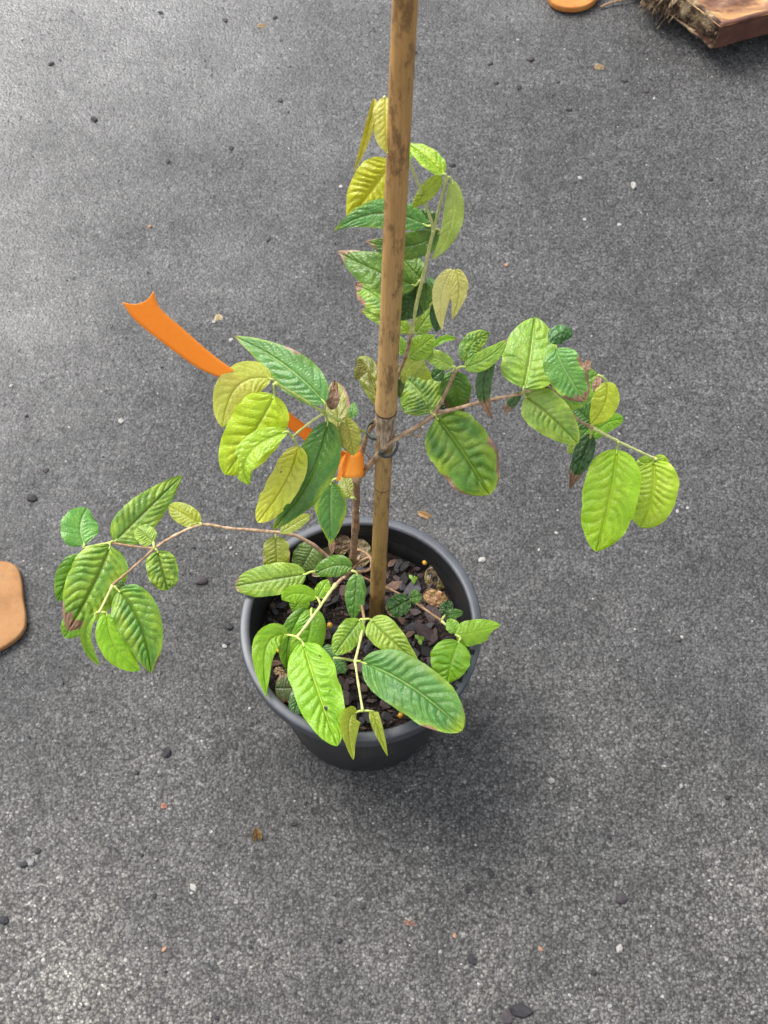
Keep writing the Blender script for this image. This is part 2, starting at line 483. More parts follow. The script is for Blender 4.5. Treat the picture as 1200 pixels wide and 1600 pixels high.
# ---------------------------------------------------------------- tube helper
def smooth_path(P, rad, sub=6):
    out, ro = [], []
    n = len(P)
    for i in range(n - 1):
        p0, p1, p2, p3 = P[max(i - 1, 0)], P[i], P[i + 1], P[min(i + 2, n - 1)]
        for s in range(sub):
            t = s / sub
            out.append(0.5 * ((2 * p1) + (p2 - p0) * t + (2 * p0 - 5 * p1 + 4 * p2 - p3) * t * t + (3 * p1 - p0 - 3 * p2 + p3) * t ** 3))
            ro.append(rad[i] * (1 - t) + rad[i + 1] * t)
    out.append(P[-1]); ro.append(rad[-1])
    return out, ro
def tube_mesh(name, P, rad, seg=10, rough=0.0, origin=Vector((0, 0, 0)), sub=6, swell=0.0):
    P, rad = smooth_path(P, rad, sub)
    if swell:
        for q_, kk in enumerate((1.0, .8, .25)):
            rad[q_] *= 1 + swell * kk; rad[-1 - q_] *= 1 + swell * kk
        for q_ in range(sub, len(rad) - sub, sub): rad[q_] *= 1 + swell * .5
    V, Fc = [], []
    t = (P[1] - P[0]).normalized()
    nrm = t.orthogonal().normalized()
    n = len(P)
    for i, p in enumerate(P):
        t = (P[min(i + 1, n - 1)] - P[max(i - 1, 0)]).normalized()
        nrm = (nrm - t * nrm.dot(t)).normalized()
        b = t.cross(nrm)
        for q in range(seg):
            a = 2 * math.pi * q / seg
            r_ = rad[i] * (1 + rough * noise.noise(Vector((p.x * 180 + q, p.y * 180, p.z * 180))))
            V.append(p + (nrm * math.cos(a) + b * math.sin(a)) * r_ - origin)
    for i in range(n - 1):
        for q in range(seg):
            Fc.append((i * seg + q, i * seg + (q + 1) % seg, (i + 1) * seg + (q + 1) % seg, (i + 1) * seg + q))
    V.append(P[0] - t * 0 - origin); V.append(P[-1] + t * rad[-1] * 0.5 - origin)
    for q in range(seg):
        Fc.append((len(V) - 2, (q + 1) % seg, q))
        Fc.append((len(V) - 1, (n - 1) * seg + q, (n - 1) * seg + (q + 1) % seg))
    return mesh(name, V, Fc)

# ---------------------------------------------------------------- bamboo stake
def build_stake():
    keys = [(1010, 23.0), (960, 23.5), (900, 24.2), (800, 25.0), (762, 25.6), (757, 26.6), (752, 25.9), (720, 26.5), (690, 27.5), (660, 28.6), (650, 31.2), (643, 33.6), (637, 35.4),
            (630, 35.2), (618, 33.4), (600, 32.4), (500, 33.0), (430, 34.2), (300, 36.3), (150, 38.5), (0, 41.3), (-120, 44.0), (-160, 45.0)]
    base = stk(960)
    axis = (stk(0) - stk(960)).normalized()
    V, Fc = [], []
    seg = 40
    nrm = axis.orthogonal().normalized(); b = axis.cross(nrm)
    rows = []
    for i in range(len(keys) - 1):
        (y0, w0), (y1, w1) = keys[i], keys[i + 1]
        m = max(1, int(abs(y1 - y0) / 12))
        for s in range(m):
            rows.append((y0 + (y1 - y0) * s / m, w0 + (w1 - w0) * s / m))
    rows.append(keys[-1])
    L = 0
    for (y, wpx) in rows:
        p = stk(y)
        rr = wpx * sdep(y) / F / 2
        h = (p - base).dot(axis)
        for q in range(seg):
            a = 2 * math.pi * q / seg
            rn = rr * (1 + 0.012 * noise.noise(Vector((math.cos(a) * 2, math.sin(a) * 2, h * 25))))
            if 640 < y < 662: rn *= 1 + 0.02 * math.sin(3 * a + 1)     # torn sheath scar
            V.append((rn * math.cos(a), rn * math.sin(a), h))
    n = len(rows)
    for i in range(n - 1):
        for q in range(seg):
            Fc.append((i * seg + q, i * seg + (q + 1) % seg, (i + 1) * seg + (q + 1) % seg, (i + 1) * seg + q))
    Fc.append(tuple((n - 1) * seg + q for q in range(seg)))
    root = empty('bamboo_stake', base)
    root.rotation_euler = axis.to_track_quat('Z', 'X').to_euler()
    tag(root, 'tall tan bamboo cane with dark blotches pushed upright into the pot', 'stake')
    link('cane', mesh('cane', V, Fc), M_BAM, root)
    # the grey-brown node scar and a fibrous sheath remnant
    def band(name, ya, yb, mat, grow, ragged):
        V, Fc = [], []
        m = 5
        for k in range(m + 1):
            for q in range(seg):
                a = 2 * math.pi * q / seg
                e = ragged * (0.5 + 0.5 * noise.noise(Vector((math.cos(a) * 3, math.sin(a) * 3, 7 + ya))))
                y = ya + (yb - ya) * k / m
                if k == 0: y += e * 40
                wpx = np.interp(y, [kk[0] for kk in keys[::-1]], [kk[1] for kk in keys[::-1]])
                rr = wpx * sdep(y) / F / 2 + grow * (1 if 0 < k < m else 0.3)
                h = (stk(y) - base).dot(axis)
                V.append((rr * math.cos(a), rr * math.sin(a), h))
        for k in range(m):
            for q in range(seg):
                Fc.append((k * seg + q, k * seg + (q + 1) % seg, (k + 1) * seg + (q + 1) % seg, (k + 1) * seg + q))
        link(name, mesh(name, V, Fc), mat, root)
    M_SC = simple('node_scar', [(0.35, alb((104, 86, 70))), (0.5, alb((166, 142, 116), .7)), (0.65, alb((206, 184, 154), .8))], 300, 0.8, 0.3, 0.9, 0.0012, stretch=(1, 1, 0.2))
    M_LN = simple('node_line', [(0.3, alb((84, 62, 44))), (0.7, alb((128, 98, 70)))], 300, 0.8)
    band('node_scar', 662, 640, M_SC, 0.0003, 0.9)
    band('node_ridge', 641, 638.5, M_LN, 0.0003, 0.05)
    band('lower_node', 759, 757.6, M_LN, 0.00012, 0.0)
    # torn sheath strip hanging down the front of the node
    y0 = 655
    V, Fc = [], []
    for k in range(9):
        t = k / 8
        y = 652 + 46 * t
        wpx = np.interp(y, [kk[0] for kk in keys[::-1]], [kk[1] for kk in keys[::-1]])
        rr = wpx * sdep(y) / F / 2 + 0.0007
        half = R(46) * (1 - 0.72 * t) + 0.05
        h = (stk(y) - base).dot(axis)
        for s in (-1, -0.33, 0.33, 1):
            mid = axis.to_track_quat('Z', 'X').inverted() @ (CAMP - stk(y)).normalized()
            a = math.atan2(mid.y, mid.x) - 0.1 + half * s
            V.append((rr * math.cos(a), rr * math.sin(a), h))
    for k in range(8):
        for s in range(3):
            Fc.append((k * 4 + s, k * 4 + s + 1, (k + 1) * 4 + s + 1, (k + 1) * 4 + s))
    link('dry_sheath', mesh('dry_sheath', V, Fc), M_SC, root)
    return root
build_stake()

# ---------------------------------------------------------------- the sapling
TRK = atz(550, 893, SOIL)
plant = empty('sapling', TRK)
tag(plant, 'young branching sapling with crinkled green and yellow leaves, tied to the cane in the pot', 'sapling')

TY = {  # colour, second colour, vein colour, translucency
    'blue': ((84, 146, 92), (62, 122, 66), (165, 195, 130), .12),
    'dark': ((66, 112, 28), (90, 136, 36), (120, 156, 76), .14),
    'deep': ((44, 88, 30), (62, 108, 36), (70, 110, 50), .10),
    'mid': ((98, 152, 60), (124, 176, 78), (150, 176, 100), .18),
    'light': ((148, 190, 90), (170, 206, 104), (196, 214, 140), .20),
    'lime': ((160, 206, 40), (180, 218, 62), (196, 222, 104), .24),
    'bright': ((116, 180, 28), (146, 204, 44), (160, 200, 70), .26),
    'yel': ((198, 212, 80), (210, 220, 100), (158, 166, 54), .34),
    'gold': ((190, 192, 48), (206, 204, 70), (214, 208, 100), .28),
    'pale': ((178, 192, 100), (196, 206, 122), (206, 212, 140), .24),
    'olive': ((136, 144, 62), (106, 112, 48), (150, 140, 80), .14),
    'grey': ((108, 136, 92), (124, 150, 104), (90, 110, 76), .10),
}
MOT = {'mid': .75, 'light': .6, 'dark': .22, 'blue': .12, 'bright': .25, 'olive': .3}
BROWN = ((138, 98, 68), (180, 142, 108))

def prof(t, m, q, s, b):
    if t < m: return max(0.0, 1 - ((m - t) / m) ** b) ** 0.55
    return max(0.0, 1 - ((t - m) / (1 - m)) ** q) ** s

leaf_no = 0
def leaf(ty, bx, by, tx, ty_, wpx, rule, dd=None, ctrl=None, c2=None, roll=0, fold=0.10, curl=0.10, quilt=0.03, bulge=0.06,
         m=0.42, q=2.0, s=0.85, b=2.2, edge=0.0, tipb=None, eb=(), bites=(), spots=(), crum=0.0, pet=None, label=None,
         twist=0.0, wavy=0.026, nv=None, nt=72, nw=36, mat=None, parent=None, cols=None, name='leaf', vein_c=None, petmat=None, cut=None, sym=0.0):
    """one leaf: base and tip pixel, width in pixels, position rule, shape and colour options"""
    global leaf_no
    leaf_no += 1
    sd_ = leaf_no * 13.7
    if nv is None: nv = (9.5 if wpx > 45 else 7.5) + 1.5 * math.sin(leaf_no * 2.3)
    parent = parent or plant
    B = W3(bx, by, rule)
    db = depth(B)
    lpx = math.hypot(tx - bx, ty_ - by)
    Lm = lpx * db / F
    if dd is None and rule[0] == 'z' and by > 925 and ty_ > by:
        dd = -0.30 * (ty_ - by) / lpx * Lm
    elif dd is None:
        dd = Lm * (0.12 + 0.30 * (by - ty_) / lpx if ty_ < by else 0.12)
    else:
        dd = dd * Lm
    T = atd(tx, ty_, db + dd)
    if ctrl is None: ctrl = ((bx + tx) / 2, (by + ty_) / 2)
    if c2 is None:
        Cc = atd(ctrl[0] * 2 - (bx + tx) / 2, ctrl[1] * 2 - (by + ty_) / 2, db + dd * 0.4 - bulge * 2 * Lm)
        def pos(t): return B * (1 - t) ** 2 + Cc * 2 * t * (1 - t) + T * t * t
    else:
        Ca = atd(ctrl[0], ctrl[1], db + dd * 0.25 - bulge * 1.6 * Lm)
        Cb = atd(c2[0], c2[1], db + dd * 0.65 - bulge * 1.6 * Lm)
        def pos(t): return B * (1 - t) ** 3 + Ca * 3 * t * (1 - t) ** 2 + Cb * 3 * t * t * (1 - t) + T * t ** 3
    Wm = wpx * db / F
    spec = TY[ty]
    c1, c2_, cv = (np.array(leafc(c)) for c in spec[:3])
    if cols: c1, c2_ = (np.array((leafc if name != 'dry_blade' else alb)(c)) for c in cols)
    if name == 'dry_blade': cv = c1 * 0.6
    if vein_c: cv = np.array(leafc(vein_c))
    if tipb == 0.0: c1, c2_ = (np.array(alb(c)) for c in BROWN)
    br1, br2 = (np.array(alb(c)) for c in BROWN)
    yl = np.array(leafc((176, 206, 70)))
    ye = np.array(leafc((200, 222, 50)))
    V, C, ok = [], [], []
    fo = 0.5 * Wm
    for i in range(nt + 1):
        t = i / nt
        p = pos(t)
        a = (pos(min(t + .01, 1)) - pos(max(t - .01, 0))).normalized()
        view = (CAMP - p).normalized()
        side = a.cross(view).normalized()
        nor = side.cross(a).normalized()
        ang = R(roll + twist * (t - 0.5))
        side, nor = side * math.cos(ang) + nor * math.sin(ang), nor * math.cos(ang) - side * math.sin(ang)
        f = prof(t, m, q, s, b)
        for j in range(nw + 1):
            u = 2 * j / nw - 1
            au = abs(u)
            sg = 1 if u > 0 else -1
            ff = f * (1 + sym * sg)
            nz = noise.noise(Vector((t * 5 + sd_, u * 1.2, sg * 3.0)))
            wv = wavy * Wm * math.sin(t * 21 + sg * 1.7 + sd_) * au ** 3 + 2.0 * wavy * Wm * nz * au ** 2
            wd = fo * ff * (1 + 0.075 * noise.noise(Vector((t * 6 + sd_, sg * 5.0, 0))) + 0.025 * noise.noise(Vector((t * 22 + sd_, sg * 5.0, 0))))
            ph = nv * (t - 0.17 * au ** 1.25) + (0.35 if sg > 0 else 0) + 0.65 * noise.noise(Vector((t * 3.5 + sd_, u * 1.6, 2)))
            sn = abs(math.sin(math.pi * ph))
            env = min(1, au * 5) * (1 - au ** 4) * min(1, f * 1.5)
            am = min(1.7, max(0.25, 0.95 + 1.5 * noise.noise(Vector((t * 2.6 + sd_, u * 1.4, 71)))))
            rel = am * quilt * 1.35 * Wm * (sn ** 0.5 - 0.6) * env
            rel += quilt * 0.30 * Wm * noise.noise(Vector((t * nv * 2.1 + sd_, u * 5.5, 4))) * env
            rel -= quilt * 1.3 * Wm * math.exp(-(u / 0.06) ** 2)
            sh = fold * fo * ff * au - curl * fo * ff * au ** 3.2
            cr = 0
            if crum:
                cr = crum * Wm * (noise.noise(Vector((t * 6 + sd_, u * 2.6, 8))) + 0.5 * noise.noise(Vector((t * 14 + sd_, u * 6, 9))))
            # sides bend in along the real arc so that folded leaves keep their width
            P_ = p + side * (u * wd) + nor * (rel + sh + wv + cr)
            if crum: P_ = P_ + side * (crum * 0.5 * Wm * noise.noise(Vector((t * 5 + sd_, u * 2, 15)))) * au
            V.append(P_ - B)
            # ---- colour of the blade itself
            k = 0.5 + 0.9 * noise.noise(Vector((t * 3.2 + sd_, u * 1.7, 21))) + 0.35 * noise.noise(Vector((t * 12 + sd_, u * 6, 22)))
            k = min(1, max(0, k))
            c = c1 * (1 - k) + c2_ * k
            mot = min(1, max(0, 0.5 + 1.6 * noise.noise(Vector((t * 4 + sd_, u * 2.2, 60))))) * (0.55 + 0.45 * min(1, sn * 1.3)) * (0.35 + 0.65 * au)
            if ty in MOT: c = c * (1 - MOT[ty] * mot) + yl * MOT[ty] * mot
            vm = max(0, 1 - au / 0.035) if f > 0.05 else 0
            lv = max(0, 1 - sn / 0.16) * (1 - au ** 3) * 0.55
            vein = min(1, max(vm * 0.85, lv))
            c = c * (1 - vein) + cv * vein
            e = edge * min(1, max(0, (au - 0.74 + 0.25 * noise.noise(Vector((t * 4 + sd_, sg, 30)))) / 0.3))
            e = e * (0.25 + 0.75 * min(1, max(0, (t - 0.3) / 0.3))) if edge < .8 else e
            e = max(e, edge * min(1, max(0, (t - 0.88) / 0.1)))
            c = c * (1 - e) + ye * e
            rim_l = 0.35 * min(1, max(0, (au - 0.93) / 0.05))
            c = c * (1 - rim_l) + (c2_ * 1.25) * rim_l
            bm_ = 0
            nb = noise.noise(Vector((t * 7 + sd_, u * 3.5, 40))) * 0.10 + 0.05 * noise.noise(Vector((t * 20 + sd_, u * 9, 41)))
            if tipb is not None: bm_ = max(bm_, min(1, max(0, (t - tipb + nb + 0.06 * au) / 0.02)))
            for (sgn, t0, t1, dep) in eb:
                if sgn == sg or sgn == 0:
                    inn_ = min(1, max(0, (t - t0) / 0.05)) * min(1, max(0, (t1 - t) / 0.05))
                    bm_ = max(bm_, min(1, max(0, (au - (1 - dep * inn_) + nb) / 0.03)) * (1 if inn_ > 0 else 0))
            if bm_ > 0:
                kb = min(1, max(0, 0.5 + noise.noise(Vector((t * 12 + sd_, u * 6, 50)))))
                cb = br1 * (1 - kb) + br2 * kb
                c = c * (1 - bm_) + cb * bm_
            for (st_, su, sr) in spots:
                d2 = ((t - st_) * Lm) ** 2 + ((u - su) * wd) ** 2
                if d2 < (sr * Wm) ** 2: c = np.array((0.012, 0.010, 0.006))
            good = True
            for (st_, su, sr) in bites:
                if ((t - st_) * Lm) ** 2 + ((u - su) * fo) ** 2 < (sr * Wm) ** 2: good = False
            if cut is not None and t > cut + 0.05 * noise.noise(Vector((u * 3, sd_, 1))): good = False
            ok.append(good)
            C.append((c[0], c[1], c[2], spec[3] * (1 - bm_ * 0.8)))
    Fc = []
    for i in range(nt):
        for j in range(nw):
            q_ = (i * (nw + 1) + j, i * (nw + 1) + j + 1, (i + 1) * (nw + 1) + j + 1, (i + 1) * (nw + 1) + j)
            if all(ok[k] for k in q_): Fc.append(q_)
    me = mesh('leaf', V, Fc)
    at = me.color_attributes.new('tint', 'FLOAT_COLOR', 'POINT')
    at.data.foreach_set('color', np.array(C, dtype=np.float32).ravel())
    o = link(name, me, mat or M_LEAF, parent, B - wpos(parent))
    if label: o['label'] = label
    if pet:
        pb = atd(pet[0], pet[1], depth(W3(pet[0], pet[1], rule)) if len(pet) < 3 else pet[2])
        mid = (pb + B) / 2 + Vector((0, 0, 0.002))
        pr = 1.9 * db / F
        link('petiole', tube_mesh('petiole', [pb, mid, B, pos(0.05)], [pr * 1.1, pr, pr * 0.95, pr * 0.5], 8, 0.1, B, 3), petmat or M_GSTEM, o)
    return o

def stem(name, pts, mat, seg=10, rough=0.35, nodes=()):
    P = [atd(p[0], p[1], p[3]) if isinstance(p[3], float) else W3(p[0], p[1], p[3]) for p in pts]
    rad = [p[2] * depth(v) / F / 2 for p, v in zip(pts, P)]
    return link(name, tube_mesh(name, P, rad, seg, rough, TRK, 7, 0.38), mat, plant)
def S(o=0.02): return ('s', o)
def Z(h): return ('z', h)

# stems -------------------------------------------------------
dT = depth(TRK)
dm = sdep(748) + 0.022
stem('trunk', [(549, 905, 12, depth(atz(549, 905, SOIL - .01))), (551, 880, 11.5, dT * 0.5 + 0.5 * depth(W3(551, 880, S(.05)))), (555, 825, 10.5, S(.04)), (557, 780, 10, S(.03)), (557, 748, 10.5, dm)], M_BARKY, 14, 0.5)
stem('stem', [(557, 752, 9, dm), (561, 725, 8, S(.022)), (567, 703, 7.5, S(.02)), (573, 682, 7, S(.02)), (584, 662, 7, S(.022)),
              (601, 636, 7, S(.024)), (613, 612, 6.5, S(.022)), (622, 586, 6, S(.02)), (634, 556, 6, S(.018)), (643, 520, 6, S(.018))], M_WOOD)
stem('stem', [(643, 522, 6, S(.018)), (650, 480, 5.5, S(.018)), (660, 437, 5.5, S(.018)), (668, 400, 5.2, S(.018)), (678, 358, 5, S(.018))], M_SHOOT)
stem('stem', [(678, 358, 4.6, S(.018)), (662, 310, 4.4, S(.02)), (648, 274, 4.2, S(.022)), (637, 245, 4, S(.024)), (620, 205, 4, S(.026)), (606, 160, 3.5, S(.028)), (600, 151, 3.2, S(.028))], M_SHOOT)
stem('stem', [(678, 358, 4.4, S(.018)), (688, 318, 4.4, S(.018)), (698, 278, 4.2, S(.018))], M_SHOOT)
stem('stem', [(643, 521, 5, S(.018)), (657, 493, 4, S(.02)), (683, 465, 3.8, S(.022)), (700, 440, 3.6, S(.022)), (709, 423, 3.4, S(.022))], M_GSTEM)
stem('branch', [(558, 752, 8.5, dm), (575, 730, 8, S(.004)), (588, 713, 7.5, S(-.010)), (603, 697, 7.5, S(-.014)), (625, 682, 7, S(-.010)), (650, 668, 6.5, S(0.)), (678, 648, 6.5, S(.005))], M_WOOD, 10, .5)
stem('branch', [(678, 648, 6, S(.005)), (690, 627, 5.5, S(.008)), (702, 602, 5.3, S(.01)), (713, 577, 5.5, S(.012))], M_WOOD)
stem('branch', [(678, 648, 6.2, S(.005)), (745, 630, 5.8, S(.005)), (817, 614, 5.6, S(.005)), (838, 604, 5, S(.01)), (853, 601, 4.8, S(.015)), (880, 628, 4.8, S(.018)), (902, 655, 4.8, S(.012)), (925, 668, 5, S(.01))], M_WOOD)
stem('branch', [(925, 668, 4.6, S(.01)), (963, 688, 4.4, S(.01)), (1000, 706, 4.0, S(.012)), (1027, 718, 3.6, S(.014))], M_SHOOT)
stem('branch', [(577, 679, 4, S(.02)), (560, 671, 4, S(.012)), (530, 656, 4.4, S(.004)), (507, 645, 4.8, S(0.)), (470, 622, 4.2, S(-.004)), (430, 598, 4, S(-.006))], M_GSTEM)
stem('branch', [(507, 645, 4.4, S(0.)), (482, 662, 4, S(-.004)), (457, 683, 4, S(-.008))], M_SHOOT)
# short dry snags
stem('snag', [(600, 735, 3, S(.02)), (580, 718, 2.6, S(.03)), (568, 705, 2, S(.034))], M_RED)
stem('snag', [(640, 677, 2.6, S(.006)), (655, 682, 2.4, S(.012)), (659, 668, 1.6, S(.014))], M_WOOD)
# left lower branch
stem('branch', [(548, 893, 6, Z(.212)), (530, 884, 6, Z(.222)), (513, 872, 6, Z(.236)), (490, 852, 6, Z(.255)), (455, 835, 5.5, Z(.272)), (400, 829, 5, Z(.288)), (355, 825, 4.6, Z(.297)),
                (315, 820, 4.6, Z(.302)), (275, 836, 4.4, Z(.302)), (241, 857, 4.4, Z(.300))], M_WOOD)
stem('branch', [(241, 857, 4, Z(.300)), (205, 853, 3.8, Z(.298)), (172, 848, 3.8, Z(.296))], M_RED)
stem('branch', [(172, 848, 3.4, Z(.296)), (150, 852, 3.2, Z(.294)), (131, 856, 3, Z(.290))], M_GSTEM)
stem('branch', [(241, 857, 4, Z(.300)), (210, 885, 3.8, Z(.298)), (176, 914, 4, Z(.294))], M_RED)
stem('branch', [(176, 914, 3.8, Z(.294)), (166, 935, 3.6, Z(.290)), (155, 957, 3.4, Z(.284))], M_SHOOT)
# shoots over the pot
stem('stem', [(554, 858, 4.5, Z(.235)), (568, 862, 4.5, Z(.245)), (579, 872, 4.6, Z(.250)), (580, 886, 4.6, Z(.250)), (570, 893, 4.6, Z(.248)), (556, 893, 4.6, Z(.246)), (549, 892, 4.6, Z(.244))], M_RED)
stem('stem', [(579, 870, 3.8, Z(.250)), (565, 876, 3.8, Z(.248)), (549, 892, 3.6, Z(.246))], M_RED)
stem('stem', [(549, 892, 5.6, Z(.244)), (536, 903, 5.4, Z(.250)), (524, 914, 5.4, Z(.254))], M_WOOD)
stem('stem', [(524, 914, 5, Z(.254)), (508, 936, 4.8, Z(.260)), (490, 962, 4.6, Z(.264)), (464, 996, 4.4, Z(.266))], M_SHOOT)
stem('stem', [(552, 900, 3.6, Z(.22)), (560, 925, 3.8, Z(.235)), (567, 955, 4.2, Z(.25)), (569, 968, 4.4, Z(.255))], M_RED)
stem('stem', [(569, 968, 4.2, Z(.255)), (563, 1000, 4.0, Z(.262)), (555, 1033, 4.2, Z(.266))], M_SHOOT)
stem('stem', [(555, 1033, 3.8, Z(.266)), (560, 1070, 3.6, Z(.264)), (567, 1111, 3.6, Z(.262))], M_SHOOT)
stem('stem', [(560, 898, 3.4, Z(.212)), (580, 908, 3.4, Z(.222)), (610, 921, 3.4, Z(.232)), (645, 940, 3.6, Z(.240)), (690, 970, 3.8, Z(.246))], M_RED)
stem('stem', [(690, 970, 3.6, Z(.246)), (706, 985, 3.4, Z(.249)), (721, 998, 3.4, Z(.251))], M_SHOOT)

# leaves: top cluster ------------------------------------------
g = S(.028)
leaf('gold', 602, 152, 604, 240, 44, g, dd=.25, quilt=.02, cols=((214, 216, 110), (226, 224, 130)))
leaf('gold', 585, 154, 553, 268, 15, g, dd=.2, ctrl=(574, 205), fold=.6, quilt=.05, roll=20, cols=((178, 176, 62), (196, 190, 84)))
leaf('gold', 612, 252, 544, 343, 74, S(.075), dd=.3, ctrl=(584, 292), quilt=.045, s=.7, cols=((196, 204, 50), (214, 218, 76)))
leaf('bright', 642, 250, 622, 232, 20, S(.03), quilt=.05)
leaf('blue', 668, 353, 521, 361, 48, S(.020), bulge=.02, ctrl=(592, 334), q=1.5, s=1.0, edge=.35, pet=(678, 358), quilt=.03)
leaf('dark', 688, 362, 572, 376, 42, S(.045), ctrl=(636, 385), edge=.1, pet=(679, 359), tipb=.95)
leaf('deep', 684, 350, 640, 330, 30, S(.04))
leaf('lime', 694, 272, 638, 224, 34, S(.01), roll=-25, fold=.35, quilt=.05, pet=(698, 278), sym=.1, cols=((140, 190, 30), (176, 212, 54)))
leaf('lime', 690, 274, 644, 325, 26, S(.03), dd=.4, quilt=.05, cols=((150, 180, 60), (172, 196, 84)))
leaf('pale', 706, 281, 674, 406, 32, S(.02), ctrl=(706, 350), dd=.3, quilt=.02, q=1.6, pet=(698, 278), cols=((150, 178, 84), (170, 192, 104)))
leaf('dark', 650, 446, 527, 392, 60, S(.03), ctrl=(588, 424), tipb=.9, edge=.12, q=1.6, pet=(660, 437))
leaf('dark', 660, 440, 616, 392, 44, S(.035), quilt=.03)
leaf('deep', 662, 444, 624, 500, 52, S(.045), dd=.3)
leaf('dark', 664, 442, 664, 486, 28, S(.04), dd=.3)
leaf('mid', 612, 492, 556, 446, 46, S(.05), eb=((1, .2, 1., .35), (-1, .5, 1., .3)), tipb=.86, q=3, s=.6, ctrl=(585, 462))
leaf('light', 642, 520, 562, 485, 30, S(.03), tipb=.93, quilt=.05, ctrl=(602, 496), cols=((140, 184, 70), (160, 198, 90)))
leaf('blue', 679, 458, 668, 433, 21, S(.03), cols=((66, 138, 62), (80, 150, 70)))
leaf('pale', 707, 421, 691, 518, 32, S(.02), dd=.35, ctrl=(690, 462), q=1.4, s=1, quilt=.015, cols=((228, 226, 156), (234, 232, 170)))
leaf('pale', 711, 421, 706, 500, 30, S(.016), dd=.35, ctrl=(717, 455), q=1.4, s=1, quilt=.05, roll=15, cols=((218, 218, 130), (226, 224, 150)))
leaf('deep', 684, 468, 682, 519, 24, S(.04), dd=.3)
leaf('mid', 649, 521, 677, 482, 32, S(.022), quilt=.04, pet=(643, 521), cols=((130, 172, 54), (150, 190, 70)))
leaf('lime', 638, 558, 679, 524, 38, S(.02), quilt=.04, pet=(634, 556), cols=((138, 182, 46), (156, 196, 66)))
leaf('bright', 634, 556, 622, 524, 20, S(.026))
leaf('bright', 678, 543, 715, 531, 12, S(.03), ctrl=(694, 530), fold=.5, tipb=.93, roll=20)
leaf('light', 708, 573, 660, 548, 27, S(.012), quilt=.05, pet=(713, 577))
leaf('pale', 664, 562, 630, 600, 26, S(.035), dd=.3, ctrl=(640, 572), cols=((180, 200, 96), (196, 212, 120)))
leaf('lime', 652, 576, 674, 592, 20, S(.038), dd=.3, cols=((176, 200, 60), (190, 210, 90)))
leaf('pale', 654, 560, 648, 592, 30, S(.045), dd=.2, cols=((170, 196, 90), (190, 208, 110)))
leaf('deep', 676, 592, 694, 576, 22, S(.04))
leaf('dark', 708, 580, 716, 650, 50, S(.05), dd=.75, eb=((1, .55, 1., .3), (-1, .6, 1., .3)), tipb=.9, quilt=.035, pet=(713, 577), cols=((72, 120, 44), (92, 140, 54)))
leaf('mid', 674, 645, 632, 590, 74, S(.006), quilt=.035, q=2.6, s=.6, ctrl=(656, 614), pet=(680, 652), cols=((86, 134, 60), (118, 160, 80)), crum=.03, fold=-.1)
leaf('olive', 604, 646, 560, 572, 38, S(.04), ctrl=(580, 590), c2=(566, 552), quilt=.05, crum=.05, cols=((126, 132, 56), (98, 100, 42)), curl=.3)
leaf('olive', 568, 566, 556, 594, 18, S(.035), dd=.3, cols=((96, 90, 36), (118, 110, 46)), crum=.05)
leaf('deep', 622, 572, 624, 622, 20, S(.04), cols=((90, 108, 42), (72, 92, 36)), crum=.04)
leaf('deep', 690, 640, 690, 604, 28, S(.035))

# left middle cluster ------------------------------------------
leaf('blue', 508, 630, 364, 524, 64, S(-.002), ctrl=(444, 570), q=1.35, s=.95, m=.36, edge=.35, eb=((1, .42, .62, .12), (-1, .42, .62, .08)), tipb=.985, quilt=.03, pet=(507, 645), nv=11, cols=((92, 152, 100), (76, 136, 78)))
leaf('yel', 424, 592, 348, 668, 60, S(.026), ctrl=(371, 603), quilt=.018, q=2.6, s=.75, pet=(430, 598), cols=((212, 224, 104), (220, 230, 124)))
leaf('lime', 429, 617, 352, 742, 86, S(-.006), ctrl=(396, 676), quilt=.022, q=2.8, s=.65, b=2.6, pet=(428, 600), dd=.30, bulge=.03, cols=((184, 220, 40), (200, 226, 66)), fold=.05, vein_c=(128, 160, 30))
leaf('bright', 449, 674, 390, 758, 42, S(-.058), dd=0, ctrl=(392, 690), c2=(366, 722), fold=.3, roll=-20, quilt=.03, q=2.6, bites=((.72, 1.0, .30),), crum=.03, pet=(456, 683), cols=((158, 202, 50), (176, 212, 70)))
leaf('yel', 465, 697, 402, 816, 50, S(-.035), ctrl=(446, 752), quilt=.045, q=3, s=.6, pet=(457, 684), bites=((.72, -1.05, .1),), cols=((218, 230, 86), (226, 234, 110)), spots=((.42, .55, .03), (.36, .6, .02)))
leaf('yel', 420, 770, 404, 780, 14, S(-.014), cols=((170, 190, 50), (190, 200, 80)), tipb=.9)
leaf('dark', 512, 658, 426, 828, 66, S(0.), ctrl=(486, 742), quilt=.04, q=1.8, s=.85, pet=(507, 646), dd=.25, nv=11, eb=(), edge=.45, cols=((58, 116, 50), (76, 134, 58)), sym=-.03)
leaf('blue', 517, 753, 517, 852, 50, S(.01), quilt=.02, q=1.45, s=1.0, edge=.85, dd=.15, pet=(530, 747), cols=((72, 136, 66), (92, 152, 76)))
leaf('olive', 518, 838, 519, 868, 11, S(.012), dd=.2, tipb=0.0, q=1.3, crum=.05)
leaf('olive', 533, 702, 524, 596, 42, S(.012), quilt=.03, q=3, s=.6, cols=((148, 156, 76), (132, 136, 62)), eb=((1, .5, 1, .25),))
leaf('olive', 518, 640, 524, 594, 22, S(.008), tipb=0.0, crum=.14, q=1.3, label='dry crumpled pinkish brown leaf tip')
leaf('olive', 541, 655, 553, 712, 34, S(.01), dd=.15, quilt=.03, cols=((152, 152, 66), (168, 168, 80)), eb=((1, .3, 1, .15),), q=2.6)
leaf('blue', 550, 654, 553, 628, 15, S(.014), cols=((84, 146, 70), (96, 156, 80)))
leaf('bright', 531, 702, 535, 674, 11, S(-.004), cols=((128, 178, 56), (140, 188, 70)))
